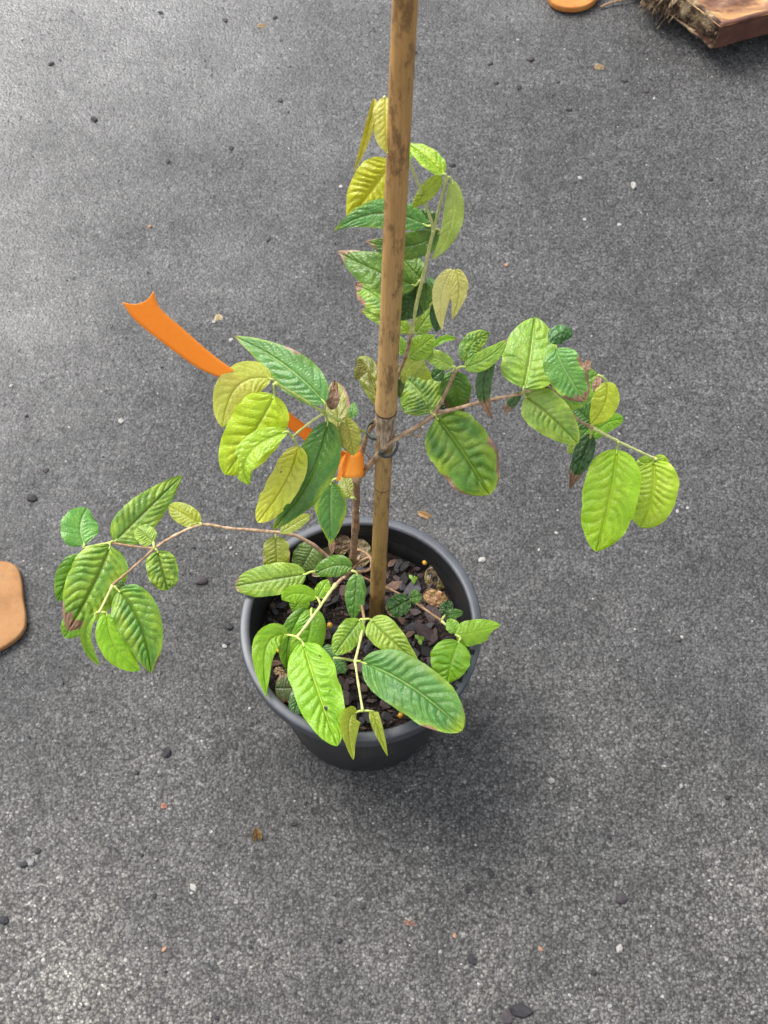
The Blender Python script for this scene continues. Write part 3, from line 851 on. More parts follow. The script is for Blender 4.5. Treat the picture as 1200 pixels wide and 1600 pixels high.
leaf('olive', 549, 778, 536, 740, 27, S(.02), pet=(556, 780), cols=((132, 142, 64), (148, 156, 78)), q=2.6)
leaf('pale', 438, 832, 487, 803, 20, S(.01), cols=((166, 184, 90), (180, 194, 108)), q=2.4, tipb=.95)

# right branch ---------------------------------------------------
leaf('mid', 682, 652, 765, 773, 96, S(0.), ctrl=(720, 702), quilt=.045, q=3.0, s=.6, b=2.8, m=.5, pet=(678, 648), edge=.3, eb=((-1, .55, 1., .16), (1, .60, 1., .12)), nv=8, nt=90, nw=46, dd=.08, fold=-.04, cols=((78, 132, 54), (108, 160, 66)), label='broad quilted green leaf with a dry pink-brown edge')
leaf('light', 818, 607, 835, 496, 88, S(-.004), ctrl=(828, 560), quilt=.035, q=2.4, s=.62, b=2.8, m=.45, pet=(817, 614), nv=8, cols=((122, 172, 72), (146, 190, 92)), nt=80, nw=46)
leaf('light', 725, 573, 793, 530, 30, S(.01), ctrl=(760, 560), quilt=.045, pet=(713, 577), cols=((120, 170, 70), (142, 188, 88)), tipb=.97)
leaf('mid', 729, 566, 766, 520, 34, S(.022), crum=.06, quilt=.05, cols=((92, 140, 66), (120, 166, 84)), q=2.6, ctrl=(738, 538))
leaf('deep', 772, 560, 770, 654, 26, S(.03), dd=.3, ctrl=(755, 606), crum=.05, tipb=.72, quilt=.045, q=1.6, cols=((54, 92, 40), (70, 110, 50)), label='dark drooping leaf with a withered brown tip')
leaf('deep', 860, 536, 894, 526, 30, S(.02), crum=.07, quilt=.05, q=2.4, s=.6, nt=40, nw=20, ctrl=(876, 522), fold=-.3, cols=((52, 104, 58), (76, 130, 78)))
leaf('blue', 868, 545, 914, 626, 60, S(.012), ctrl=(886, 584), quilt=.022, q=2.6, s=.65, edge=.4, eb=((-1, .3, 1., .2), (1, .72, 1., .22)), tipb=.9, b=2.8, cols=((88, 154, 92), (106, 166, 96)), label='bluish green leaf with a crisp brown lower edge')
leaf('mid', 866, 626, 934, 584, 62, S(.025), quilt=.022, q=2.6, s=.6, cols=((84, 146, 66), (104, 164, 76)), edge=.15)
leaf('olive', 913, 582, 920, 562, 14, S(.03), tipb=0.0, crum=.12)
leaf('olive', 930, 614, 936, 584, 14, S(.022), tipb=0.0, crum=.12)
leaf('yel', 948, 596, 922, 664, 42, S(.015), ctrl=(944, 632), quilt=.025, q=2.2, pet=(934, 586), dd=.25, cols=((180, 202, 56), (192, 210, 76)))
leaf('light', 820, 619, 903, 693, 64, S(0.), ctrl=(858, 648), quilt=.035, q=2.2, s=.7, b=2.8, pet=(817, 614), cols=((124, 170, 76), (164, 196, 104)), edge=.2, dd=.06, vein_c=(104, 104, 72))
leaf('deep', 928, 662, 884, 626, 52, S(.035), cols=((60, 112, 34), (76, 128, 42)), q=2.6)
leaf('deep', 888, 702, 928, 662, 30, S(.03), cols=((84, 134, 44), (98, 146, 52)))
leaf('bright', 922, 687, 974, 655, 28, S(.014), ctrl=(944, 663), quilt=.04, q=3, s=.5, pet=(925, 668), cols=((120, 190, 40), (150, 208, 60)))
leaf('deep', 923, 678, 890, 764, 32, S(.02), ctrl=(908, 718), dd=.25, crum=.10, quilt=.05, tipb=.77, q=1.5, pet=(924, 669), cols=((36, 78, 34), (54, 100, 42)), label='dark crumpled leaf hanging with a curled brown tip')
leaf('deep', 813, 612, 787, 646, 16, S(.03), dd=.3, tipb=.7, cols=((50, 90, 42), (66, 106, 48)))
leaf('deep', 856, 600, 858, 622, 14, S(.03), dd=.3)
leaf('light', 900, 690, 888, 710, 16, S(.016), dd=.3, cols=((150, 180, 90), (166, 196, 104)))
leaf('lime', 964, 702, 931, 862, 86, S(.0), ctrl=(953, 778), quilt=.034, q=2.6, s=.7, b=2.8, m=.42, pet=(966, 690), dd=.1, nv=10, nt=96, nw=46, cols=((160, 214, 24), (178, 222, 40)))
leaf('lime', 1020, 720, 1000, 824, 76, S(.012), ctrl=(1020, 768), quilt=.04, q=3, s=.6, b=2.6, pet=(1026, 718), dd=.12, cols=((176, 216, 52), (192, 222, 84)))
leaf('lime', 1022, 716, 992, 748, 34, S(.024), quilt=.03, dd=.2, cols=((132, 176, 44), (150, 190, 60)), q=3)
leaf('lime', 1024, 712, 1044, 738, 24, S(.02), dd=.3, cols=((158, 198, 50), (176, 208, 70)))

# left lower branch ------------------------------------------------
leaf('mid', 179, 846, 285, 742, 58, Z(.297), ctrl=(228, 798), quilt=.04, q=1.7, s=.85, m=.36, b=2.6, pet=(172, 848), nv=11, cols=((92, 140, 58), (122, 166, 78)), vein_c=(104, 104, 72))
leaf('blue', 132, 851, 136, 794, 58, Z(.29), ctrl=(126, 822), quilt=.018, q=2.2, s=.7, b=3, pet=(131, 856), cols=((84, 154, 74), (100, 166, 84)), sym=-.05, fold=.15)
leaf('mid', 172, 853, 106, 986, 86, Z(.296), ctrl=(146, 914), quilt=.04, q=2.4, s=.8, m=.4, b=2.6, tipb=.86, pet=(172, 848), nv=10, nt=90, nw=44, cols=((104, 158, 62), (136, 182, 82)), dd=.05, label='large crinkled leaf with a scorched pinkish brown tip', vein_c=(104, 104, 72))
leaf('bright', 124, 866, 90, 940, 42, Z(.282), dd=.15, cols=((88, 150, 36), (106, 164, 44)))
leaf('bright', 136, 950, 100, 996, 40, Z(.235), dd=.1, cols=((98, 158, 36), (116, 172, 48)), q=3)
leaf('light', 240, 847, 214, 824, 32, Z(.302), quilt=.04, q=3, s=.6, pet=(241, 857), cols=((126, 166, 78), (148, 184, 92)), b=3, vein_c=(104, 104, 72))
leaf('mid', 246, 861, 262, 922, 48, Z(.300), quilt=.055, q=3.2, s=.6, b=3, pet=(241, 857), crum=.03, nv=7, cols=((100, 148, 56), (136, 174, 80)), label='small puckered leaf', vein_c=(104, 104, 72))
leaf('yel', 313, 818, 264, 790, 33, Z(.303), quilt=.03, q=2.6, s=.6, pet=(315, 820), cols=((164, 180, 64), (178, 192, 80)))
leaf('mid', 184, 922, 236, 1052, 70, Z(.292), ctrl=(218, 972), quilt=.04, q=2.0, s=.8, b=2.6, pet=(176, 914), nv=11, nt=90, nw=44, dd=.05, edge=.12, eb=((-1, .86, 1., .4),), cols=((68, 128, 50), (100, 162, 52)), vein_c=(104, 104, 72))
leaf('bright', 167, 958, 219, 1048, 46, Z(.282), ctrl=(180, 1010), quilt=.02, q=2.2, pet=(156, 957), dd=.12, cols=((134, 198, 16), (150, 208, 30)))
leaf('light', 150, 958, 156, 1040, 17, Z(.282), ctrl=(134, 996), dd=.3, fold=.6, pet=(155, 957), cols=((118, 172, 60), (136, 186, 76)), q=3)
leaf('deep', 178, 912, 196, 918, 18, Z(.288), cols=((96, 134, 44), (84, 120, 40)))
leaf('grey', 430, 1075, 466, 1075, 44, Z(.205), quilt=.02, q=3, s=.5, cols=((128, 146, 112), (104, 114, 92)), eb=((0, 0, 1, .2),), pet=None)

# pot cluster ------------------------------------------------------
leaf('pale', 431, 838, 433, 900, 42, Z(.272), quilt=.025, q=3, s=.55, b=3, dd=.15, pet=(431, 832), cols=((146, 162, 76), (168, 180, 96)), eb=((0, .3, 1, .06),), vein_c=(104, 104, 72))
leaf('grey', 492, 850, 468, 893, 46, Z(.235), quilt=.02, q=3, s=.55, b=3, dd=.1, cols=((96, 126, 80), (116, 144, 98)))
leaf('light', 478, 897, 366, 916, 50, Z(.262), ctrl=(424, 906), quilt=.03, q=2.8, s=.6, pet=(492, 893), tipb=.975, nv=10, cols=((124, 166, 76), (150, 188, 94)), eb=((1, .9, 1., .2),), nt=84, vein_c=(104, 104, 72))
leaf('dark', 550, 886, 487, 900, 34, Z(.256), ctrl=(520, 885), quilt=.03, tipb=.93, q=2.0, cols=((72, 124, 48), (92, 144, 58)))
leaf('bright', 496, 934, 441, 938, 30, Z(.262), ctrl=(468, 924), c2=(452, 926), quilt=.02, pet=(501, 945), cols=((138, 196, 34), (156, 208, 50)), roll=15, q=2.6)
leaf('bright', 496, 933, 512, 905, 26, Z(.256), quilt=.03, cols=((130, 188, 34), (148, 200, 46)), sym=.2)
leaf('bright', 478, 930, 456, 954, 32, Z(.245), dd=.2, cols=((124, 184, 34), (140, 194, 44)), q=3)
leaf('dark', 558, 896, 552, 970, 33, Z(.262), dd=.08, quilt=.03, q=1.9, pet=(550, 892), cols=((70, 126, 60), (90, 146, 76)), nt=84)
leaf('light', 563, 968, 522, 1022, 40, Z(.262), quilt=.04, q=2.4, s=.7, b=2.6, pet=(569, 970), cols=((118, 168, 60), (146, 190, 82)), vein_c=(104, 104, 72))
leaf('light', 579, 968, 658, 1040, 48, Z(.262), ctrl=(612, 1000), quilt=.04, q=1.5, s=.9, m=.34, b=2.8, tipb=.97, pet=(569, 968), nv=12, cols=((142, 184, 76), (168, 202, 100)), nt=84, vein_c=(104, 104, 72))
leaf('bright', 449, 992, 417, 1090, 40, Z(.266), ctrl=(416, 1012), quilt=.035, fold=.25, q=1.6, pet=(464, 996), dd=-.22, cols=((130, 188, 36), (150, 202, 50)), sym=.15)
leaf('bright', 487, 950, 452, 1072, 50, Z(.250), ctrl=(480, 1004), quilt=.025, pet=(486, 964), dd=.1, cols=((108, 172, 26), (126, 186, 36)), q=2.2)
leaf('dark', 478, 950, 452, 1050, 34, Z(.240), ctrl=(452, 1000), quilt=.02, dd=.1, cols=((84, 140, 30), (98, 152, 36)))
leaf('lime', 473, 1004, 527, 1166, 73, Z(.270), ctrl=(496, 1078), quilt=.034, q=2.5, s=.7, b=2.6, pet=(464, 996), nv=11, dd=-.38, nt=96, nw=46, cols=((134, 196, 20), (152, 208, 34)),
     spots=((.68, -.1, .045), (.40, .1, .018), (.82, .3, .016), (.2, -.6, .02), (.55, -.5, .012)), label='large glossy lime leaf with a small black hole')
leaf('deep', 472, 1070, 458, 1122, 28, Z(.245), dd=-.2, cols=((52, 96, 48), (66, 112, 54)))
leaf('blue', 566, 1035, 723, 1141, 82, Z(.268), ctrl=(644, 1074), quilt=.036, q=3.0, s=.62, b=2.4, m=.45, edge=.5, pet=(556, 1033), nv=11, dd=-.28, nt=100, nw=50, eb=((1, .74, .88, .14), (-1, .86, .95, .12)), cols=((76, 140, 76), (92, 154, 84)), label='largest bluish green leaf with yellow margins')
leaf('bright', 717, 1002, 698, 1068, 62, Z(.262), ctrl=(706, 1034), quilt=.03, q=2.0, s=.7, pet=(720, 998), cols=((118, 186, 22), (138, 200, 34)), nv=7, dd=-.1, sym=.12)
leaf('bright', 712, 992, 782, 977, 40, Z(.262), ctrl=(740, 988), quilt=.015, q=2.4, s=.6, pet=(720, 998), bites=((.95, 1.0, .32), (.62, 1.3, .1)), cols=((138, 192, 48), (154, 204, 62)), fold=-.15, label='lime leaf with a corner bitten off')
leaf('bright', 714, 988, 699, 967, 22, Z(.258), cols=((118, 178, 36), (132, 190, 44)))
leaf('yel', 557, 1113, 552, 1187, 36, Z(.268), ctrl=(545, 1132), quilt=.02, dd=-.2, q=1.5, pet=(567, 1111), roll=25, cols=((164, 184, 64), (178, 194, 82)), fold=.3)
leaf('yel', 584, 1112, 606, 1182, 17, Z(.258), ctrl=(588, 1130), quilt=.04, dd=-.2, pet=(567, 1111), fold=.4, cols=((152, 172, 60), (170, 188, 78)))
leaf('deep', 640, 936, 604, 956, 34, Z(.244), crum=.07, quilt=.05, q=3, s=.55, cols=((56, 100, 48), (74, 122, 62)), tipb=.93)
leaf('dark', 641, 935, 658, 930, 22, Z(.244), crum=.05, cols=((66, 122, 44), (80, 134, 52)), q=3)
leaf('deep', 695, 962, 700, 938, 22, Z(.246), crum=.14, quilt=.06, pet=(690, 970), cols=((62, 100, 58), (50, 86, 44)), q=3)
leaf('dark', 696, 961, 724, 957, 15, Z(.246), quilt=.03, cols=((56, 110, 48), (74, 126, 58)), q=3)
leaf('deep', 505, 1010, 530, 1038, 26, Z(.24), cols=((60, 112, 40), (72, 124, 46)))
leaf('deep', 522, 1028, 540, 1052, 22, Z(.24), pet=(555, 1033), cols=((58, 108, 46), (70, 120, 52)))

# ---------------------------------------------------------------- dead leaves in the pot and on the ground
M_DEAD = M_LEAF
def dead(label, bx, by, tx, ty_, wpx, z, cols, **kw):
    B = W3(bx, by, Z(z))
    root = empty('dead_leaf', B)
    tag(root, label, 'dead leaf')
    a = dict(crum=.10, quilt=.02, q=2.4, s=.7, cols=cols, parent=root, name='dry_blade', dd=.15, nt=44, nw=24)
    a.update(kw)
    leaf('olive', bx, by, tx, ty_, wpx, Z(z), **a)
dead('pale tan dry leaf curled against the trunk inside the pot', 558, 842, 566, 886, 36, .215, ((168, 138, 108), (196, 168, 138)))
dead('reddish brown dry leaf standing against the back wall of the pot', 540, 836, 528, 868, 26, .222, ((120, 88, 70), (150, 112, 90)))
dead('crumpled light tan leaf scrap just left of the trunk in the pot', 492, 858, 520, 866, 24, .206, ((176, 146, 104), (200, 170, 128)))
dead('rounded brown leaf with dark blisters lying in the pot near the right wall', 666, 890, 702, 914, 38, .204, ((150, 118, 88), (128, 98, 76)), crum=.05, q=3, s=.55, spots=((.45, .25, .12), (.25, -.5, .08), (.22, .2, .1)))
dead('orange tan dry leaf lying below the blistered brown one in the pot', 662, 926, 702, 944, 26, .203, ((206, 150, 108), (222, 170, 128)), crum=.08)
dead('small beige leaf scrap at the lower left of the potting mix', 428, 1046, 445, 1052, 13, .202, ((190, 150, 116), (206, 168, 132)))
dead('small tan elongated dry leaf on the asphalt above the end of the orange tape', 340, 490, 346, 520, 15, .004, ((214, 184, 146), (226, 200, 166)), crum=.05, fold=.1)
dead('narrow tan dry leaf on the asphalt just behind the pot', 653, 800, 678, 811, 10, .004, ((190, 140, 96), (204, 156, 112)), crum=.05, fold=.4)
dead('tiny pale scrap on the asphalt between the pot and the timber block', 928, 103, 945, 106, 9, .004, ((210, 170, 136), (220, 186, 150)), crum=.08)
dead('thin peach scrap on the asphalt at the upper left of the cane', 401, 40, 417, 40, 6, .003, ((216, 176, 142), (222, 190, 156)), crum=.05)
dead('curled dark brown leaf scrap on the asphalt below left of the pot', 400, 1293, 404, 1321, 14, .006, ((120, 76, 50), (150, 96, 60)), crum=.12, fold=.7)
dead('small pinkish scrap on the asphalt below the pot', 630, 1440, 650, 1444, 9, .003, ((160, 110, 110), (150, 96, 96)), crum=.1)
dead('tiny red scrap on the asphalt left below the pot', 251, 1258, 261, 1260, 9, .003, ((190, 110, 105), (204, 124, 116)), crum=.05)

# slow-release fertiliser beads
def ball(px, py, rpx, label):
    z = SOIL + .013
    p = atz(px, py, z)
    bm = bmesh.new()
    bmesh.ops.create_icosphere(bm, subdivisions=3, radius=rpx * depth(p) / F)
    for v in bm.verts: v.co *= 1 + 0.05 * noise.noise(v.co * 500 + Vector((px, 0, 0)))
    me = bpy.data.meshes.new('fertiliser_bead'); bm.to_mesh(me); bm.free()
    me.polygons.foreach_set('use_smooth', [True] * len(me.polygons))
    tag(link('fertiliser_bead', me, M_BEAD, None, p), label, 'fertiliser bead', 'yellow fertiliser beads in the pot')
M_BEAD = simple('bead_yellow', [(0.3, (0.50, 0.26, 0.02)), (0.7, (0.60, 0.34, 0.04))], 300, 0.3, 0.5, 0.1, 0.0003)
ball(664, 879, 4.2, 'yellow fertiliser bead beside the blistered brown leaf at the back of the pot')
ball(515, 977, 4.8, 'orange yellow bead on the mix between the lower left shoots')
ball(626, 1118, 4.8, 'orange yellow bead near the front rim below the largest leaf')
ball(436, 1017, 4.2, 'yellow bead partly hidden beside the lower left folded leaf')

# tiny green seedlings in the mix
def sprout(px, py, label, k=1.0):
    p = atz(px, py, SOIL + .004)
    root = empty('seedling', p); tag(root, label, 'seedling')
    link('stalk', tube_mesh('stalk', [p - Vector((0, 0, .006)), p + Vector((.001, 0, .002)), p + Vector((.002, .001, .007))], [.0006, .0006, .0005], 6, 0, p, 3), M_GSTEM, root)
    for (dx, dy) in ((8, -3), (-6, -7), (3, 8)):
        leaf('bright', px, py, px + dx * k, py + dy * k, 6 * k, Z(SOIL + .011), parent=root, nt=14, nw=8, cols=((110, 160, 60), (130, 178, 76)), name='seedling_leaf', quilt=.0)
sprout(645, 905, 'tiny green seedling behind the thin right-hand shoot in the pot')
sprout(655, 999, 'tiny green seedling above the largest leaf in the pot', 1.1)

# ---------------------------------------------------------------- orange flagging tape
def ribbon(name, A, B_, parent, origin, sub=8, thick=0.00025, fray=False):
    """two edge polylines -> a thin ribbon with real thickness"""
    A2, _ = smooth_path(A, [0] * len(A), sub)
    B2, _ = smooth_path(B_, [0] * len(B_), sub)
    V, Fc = [], []
    nw = 6
    n = len(A2)
    for i in range(n):
        for j in range(nw + 1):
            t = j / nw
            p = A2[i].lerp(B2[i], t)
            k = i / (n - 1)
            view = (CAMP - p).normalized()
            p = p + view * (0.0012 * math.sin(math.pi * t) * math.sin(k * 5) + 0.0005 * noise.noise(p * 90))
            if fray and i == 0:
                p = p + (A2[0] - A2[1]).normalized() * 0.0005 * rnd.random()
            V.append(p - origin)
    for i in range(n - 1):
        for j in range(nw):
            q = i * (nw + 1) + j
            Fc.append((q, q + 1, q + nw + 2, q + nw + 1))
    me = mesh(name, V, Fc)
    o = link(name, me, M_TAPE, parent)
    md = o.modifiers.new('thickness', 'SOLIDIFY'); md.thickness = thick
    return o
tc = atd(550, 714, sdep(714) + .018)
tape = empty('flagging_tape', tc)
tag(tape, 'bright orange flagging tape knotted round the stem, its long tail out to the left', 'marking tape')
off = .030
def d_(y, o): return sdep(y) + o
A = [atd(191, 472, d_(472, .045)), atd(212, 501, d_(501, .042)), atd(262, 541, d_(541, .038)), atd(310, 575, d_(575, .034)), atd(355, 596, d_(596, .030)),
     atd(405, 634, d_(634, .028)), atd(462, 677, d_(677, .026)), atd(500, 706, d_(706, .024)), atd(536, 728, d_(728, .02))]
Bq = [atd(240, 455, d_(455, .05)), atd(251, 482, d_(482, .046)), atd(289, 516, d_(516, .042)), atd(330, 552, d_(552, .037)), atd(374, 585, d_(585, .032)),
      atd(420, 620, d_(620, .029)), atd(470, 658, d_(658, .027)), atd(508, 686, d_(686, .025)), atd(540, 708, d_(708, .02))]
ribbon('tape_tail', A, Bq, tape, tc, fray=True)
# the end is cut concave: pull its middle in
tt = [o for o in bpy.data.objects if o.name == 'tape_tail'][0]
vv = tt.data.vertices
dirn = (vv[7 * 6 + 3].co - vv[3].co).normalized()
for i_ in range(7):
    for j in range(7):
        x_ = (j - 3) / 3
        vv[i_ * 7 + j].co = vv[i_ * 7 + j].co + dirn * (0.0075 * (1 - x_ * x_) * (1 - i_ / 7))
# band round the stem
cdep = sdep(715) + .018
def loop_pt(a, up, grow=1.0):
    cx = 549 + 19.5 * math.cos(a) * grow
    cy = 723 - 5 * math.sin(a) * grow - up
    return atd(cx, cy, cdep + 0.0115 * math.sin(a) * grow - 0.001)
angs = [math.pi * 2 * i / 18 for i in range(19)]
ribbon('tape_band', [loop_pt(a, 17 + 5 * math.cos(a)) for a in angs], [loop_pt(a, -19 - 0 * math.cos(a)) for a in angs], tape, tc, sub=3)
ribbon('tape_end', [atd(536, 712, cdep - .012), atd(530, 730, cdep - .012), atd(525, 752, cdep - .010)], [atd(541, 708, cdep - .015), atd(536, 730, cdep - .013), atd(533, 750, cdep - .012)], tape, tc)
ribbon('tape_knot', [atd(541, 679, cdep + .004), atd(546, 690, cdep + .002), atd(552, 704, cdep)], [atd(553, 684, cdep + .004), atd(561, 692, cdep + .002), atd(568, 706, cdep)], tape, tc)

# ---------------------------------------------------------------- grey plant clips
def clip(label, cx, cy, off_, a0, a1, rx, rz, tail):
    c = atd(cx, cy, sdep(cy) + off_)
    root = empty('plant_clip', c)
    tag(root, label, 'plant clip')
    sc = depth(c) / F
    ax = (stk(0) - stk(960)).normalized()
    ex = RT; ez = ex.cross(ax).normalized()
    pts = []
    for i in range(19):
        a = R(a0 + (a1 - a0) * i / 18)
        pts.append(c + ex * (rx * sc * math.cos(a)) + ez * (rz * sc * math.sin(a)) + ax * (0.0006 * math.sin(2 * a)))
    # small upturned hook at one end
    pts = [pts[0] + ax * (tail * sc)] + pts
    V, Fc = [], []
    n = len(pts)
    for i, p in enumerate(pts):
        t = (pts[min(i + 1, n - 1)] - pts[max(i - 1, 0)]).normalized()
        out = (p - c) - ax * (p - c).dot(ax)
        out = (out - t * out.dot(t)).normalized() if out.length > 1e-6 else ex
        bb = t.cross(out).normalized()
        for (u, v) in ((-1, -1), (1, -1), (1, 1), (-1, 1)):
            V.append(p + out * u * 0.0010 + bb * v * 0.0020 - c)
    for i in range(n - 1):
        for q in range(4): Fc.append((i * 4 + q, i * 4 + (q + 1) % 4, (i + 1) * 4 + (q + 1) % 4, (i + 1) * 4 + q))
    Fc += [(0, 1, 2, 3), ((n - 1) * 4 + 3, (n - 1) * 4 + 2, (n - 1) * 4 + 1, (n - 1) * 4)]
    me = mesh('clip_ring', V, Fc, False)
    o = link('clip_ring', me, M_CLIP, root)
    md = o.modifiers.new('round', 'BEVEL'); md.width = 0.0004; md.segments = 2
    return root
ax_ = (stk(0) - stk(960)).normalized()
ez_s = RT.cross(ax_)
sgn = 1 if ez_s.dot(CAMP - stk(700)) > 0 else -1
clip('grey plastic clip holding the right branch to the front of the cane', 604, 694, 0.0, sgn * 122, sgn * -95, 17, 23, 11)
clip('grey plastic clip round the left stem just behind the cane', 590, 672, 0.006, sgn * 105, sgn * 395, 17, 17, 6)

# ---------------------------------------------------------------- stone slabs, timber and twig
def slab(name, pts, h, mat, label, cat, z0=0.003, seed=1):
    P = [atz(x, y, z0 + h) for x, y in pts]
    c = sum(P, Vector()) / len(P); c.z = 0
    P2, _ = smooth_path(P + [P[0]], [0] * (len(P) + 1), 6)
    P2 = P2[:-1]
    n = len(P2)
    V, Fc = [], []
    rings = [(0.985, 0.0), (1.0, 0.18), (1.0, 0.75), (0.985, 0.95), (0.955, 1.0)] + [(k, 1.0) for k in (.8, .6, .4, .2)]
    for (k, hh) in rings:
        for p in P2:
            v = Vector((c.x + (p.x - c.x) * k, c.y + (p.y - c.y) * k, z0 + h * hh))
            if hh >= 1: v.z += 0.0012 * noise.noise(Vector((v.x * 40, v.y * 40, seed)))
            V.append(v - c)
    for i in range(len(rings) - 1):
        for q in range(n): Fc.append((i * n + q, i * n + (q + 1) % n, (i + 1) * n + (q + 1) % n, (i + 1) * n + q))
    V.append(Vector((0, 0, z0 + h)))
    L = (len(rings) - 1) * n
    for q in range(n): Fc.append((L + q, L + (q + 1) % n, len(V) - 1))
    Fc.append(tuple(range(n))[::-1])
    tag(link(name, mesh(name, V, Fc), mat, None, c), label, cat)
def dirty(m):
    t = m.node_tree; b = [n for n in t.nodes if n.type == 'BSDF_PRINCIPLED'][0]
    src = b.inputs['Base Color'].links[0].from_socket
    co = t.nodes.new('ShaderNodeTexCoord').outputs['Object']
    nz = t.nodes.new('ShaderNodeTexNoise'); nz.inputs['Scale'].default_value = 95; nz.inputs['Detail'].default_value = 6; nz.inputs['Roughness'].default_value = .75
    t.links.new(co, nz.inputs['Vector'])
    rp_ = t.nodes.new('ShaderNodeValToRGB'); rp_.color_ramp.elements[0].position = .56; rp_.color_ramp.elements[1].position = .68
    t.links.new(nz.outputs['Fac'], rp_.inputs[0])
    mu = t.nodes.new('ShaderNodeMath'); mu.operation = 'MULTIPLY'; mu.inputs[1].default_value = .55; t.links.new(rp_.outputs[0], mu.inputs[0])
    mx = t.nodes.new('ShaderNodeMix'); mx.data_type = 'RGBA'; t.links.new(mu.outputs[0], mx.inputs[0]); t.links.new(src, mx.inputs[6])
    mx.inputs[7].default_value = (.11, .06, .035, 1)
    t.links.new(mx.outputs[2], b.inputs['Base Color'])
M_TC = simple('terracotta', [(0.28, alb((172, 120, 72), .42)), (0.55, alb((208, 152, 98), .40)), (0.8, alb((222, 172, 118), .40))], 26, 0.8, 0.3, 0.5, 0.0015)
M_TC2 = simple('orange_terracotta', [(0.3, alb((214, 130, 58))), (0.7, alb((238, 164, 88)))], 26, 0.8, 0.3, 0.4, 0.0015)
dirty(M_TC); dirty(M_TC2)
slab('paving_stone', [(-20, 876), (8, 876), (26, 885), (33, 905), (36, 935), (40, 962), (37, 982), (24, 998), (0, 1014), (-40, 1034), (-90, 1030), (-120, 990), (-120, 920), (-90, 885)],
     0.010, M_TC, 'flat rounded terracotta coloured stone cut off by the left edge', 'stone', 0.002, 1)
slab('paving_stone', [(852, -18), (862, 2), (880, 10), (902, 11), (922, 5), (935, -8), (944, -40), (930, -80), (890, -95), (860, -70)],
     0.012, M_TC2, 'orange terracotta stone at the top edge beside the thin twig', 'stone', 0.004, 2)
tw = [atz(938, 11, .004), atz(955, 4, .006), atz(985, -3, .008), atz(1020, -14, .008)]
tag(link('dry_twig', tube_mesh('dry_twig', tw, [.0014, .0018, .0016, .0015], 8, .3), M_RED), 'thin dry twig lying between the orange stone and the timber', 'twig')

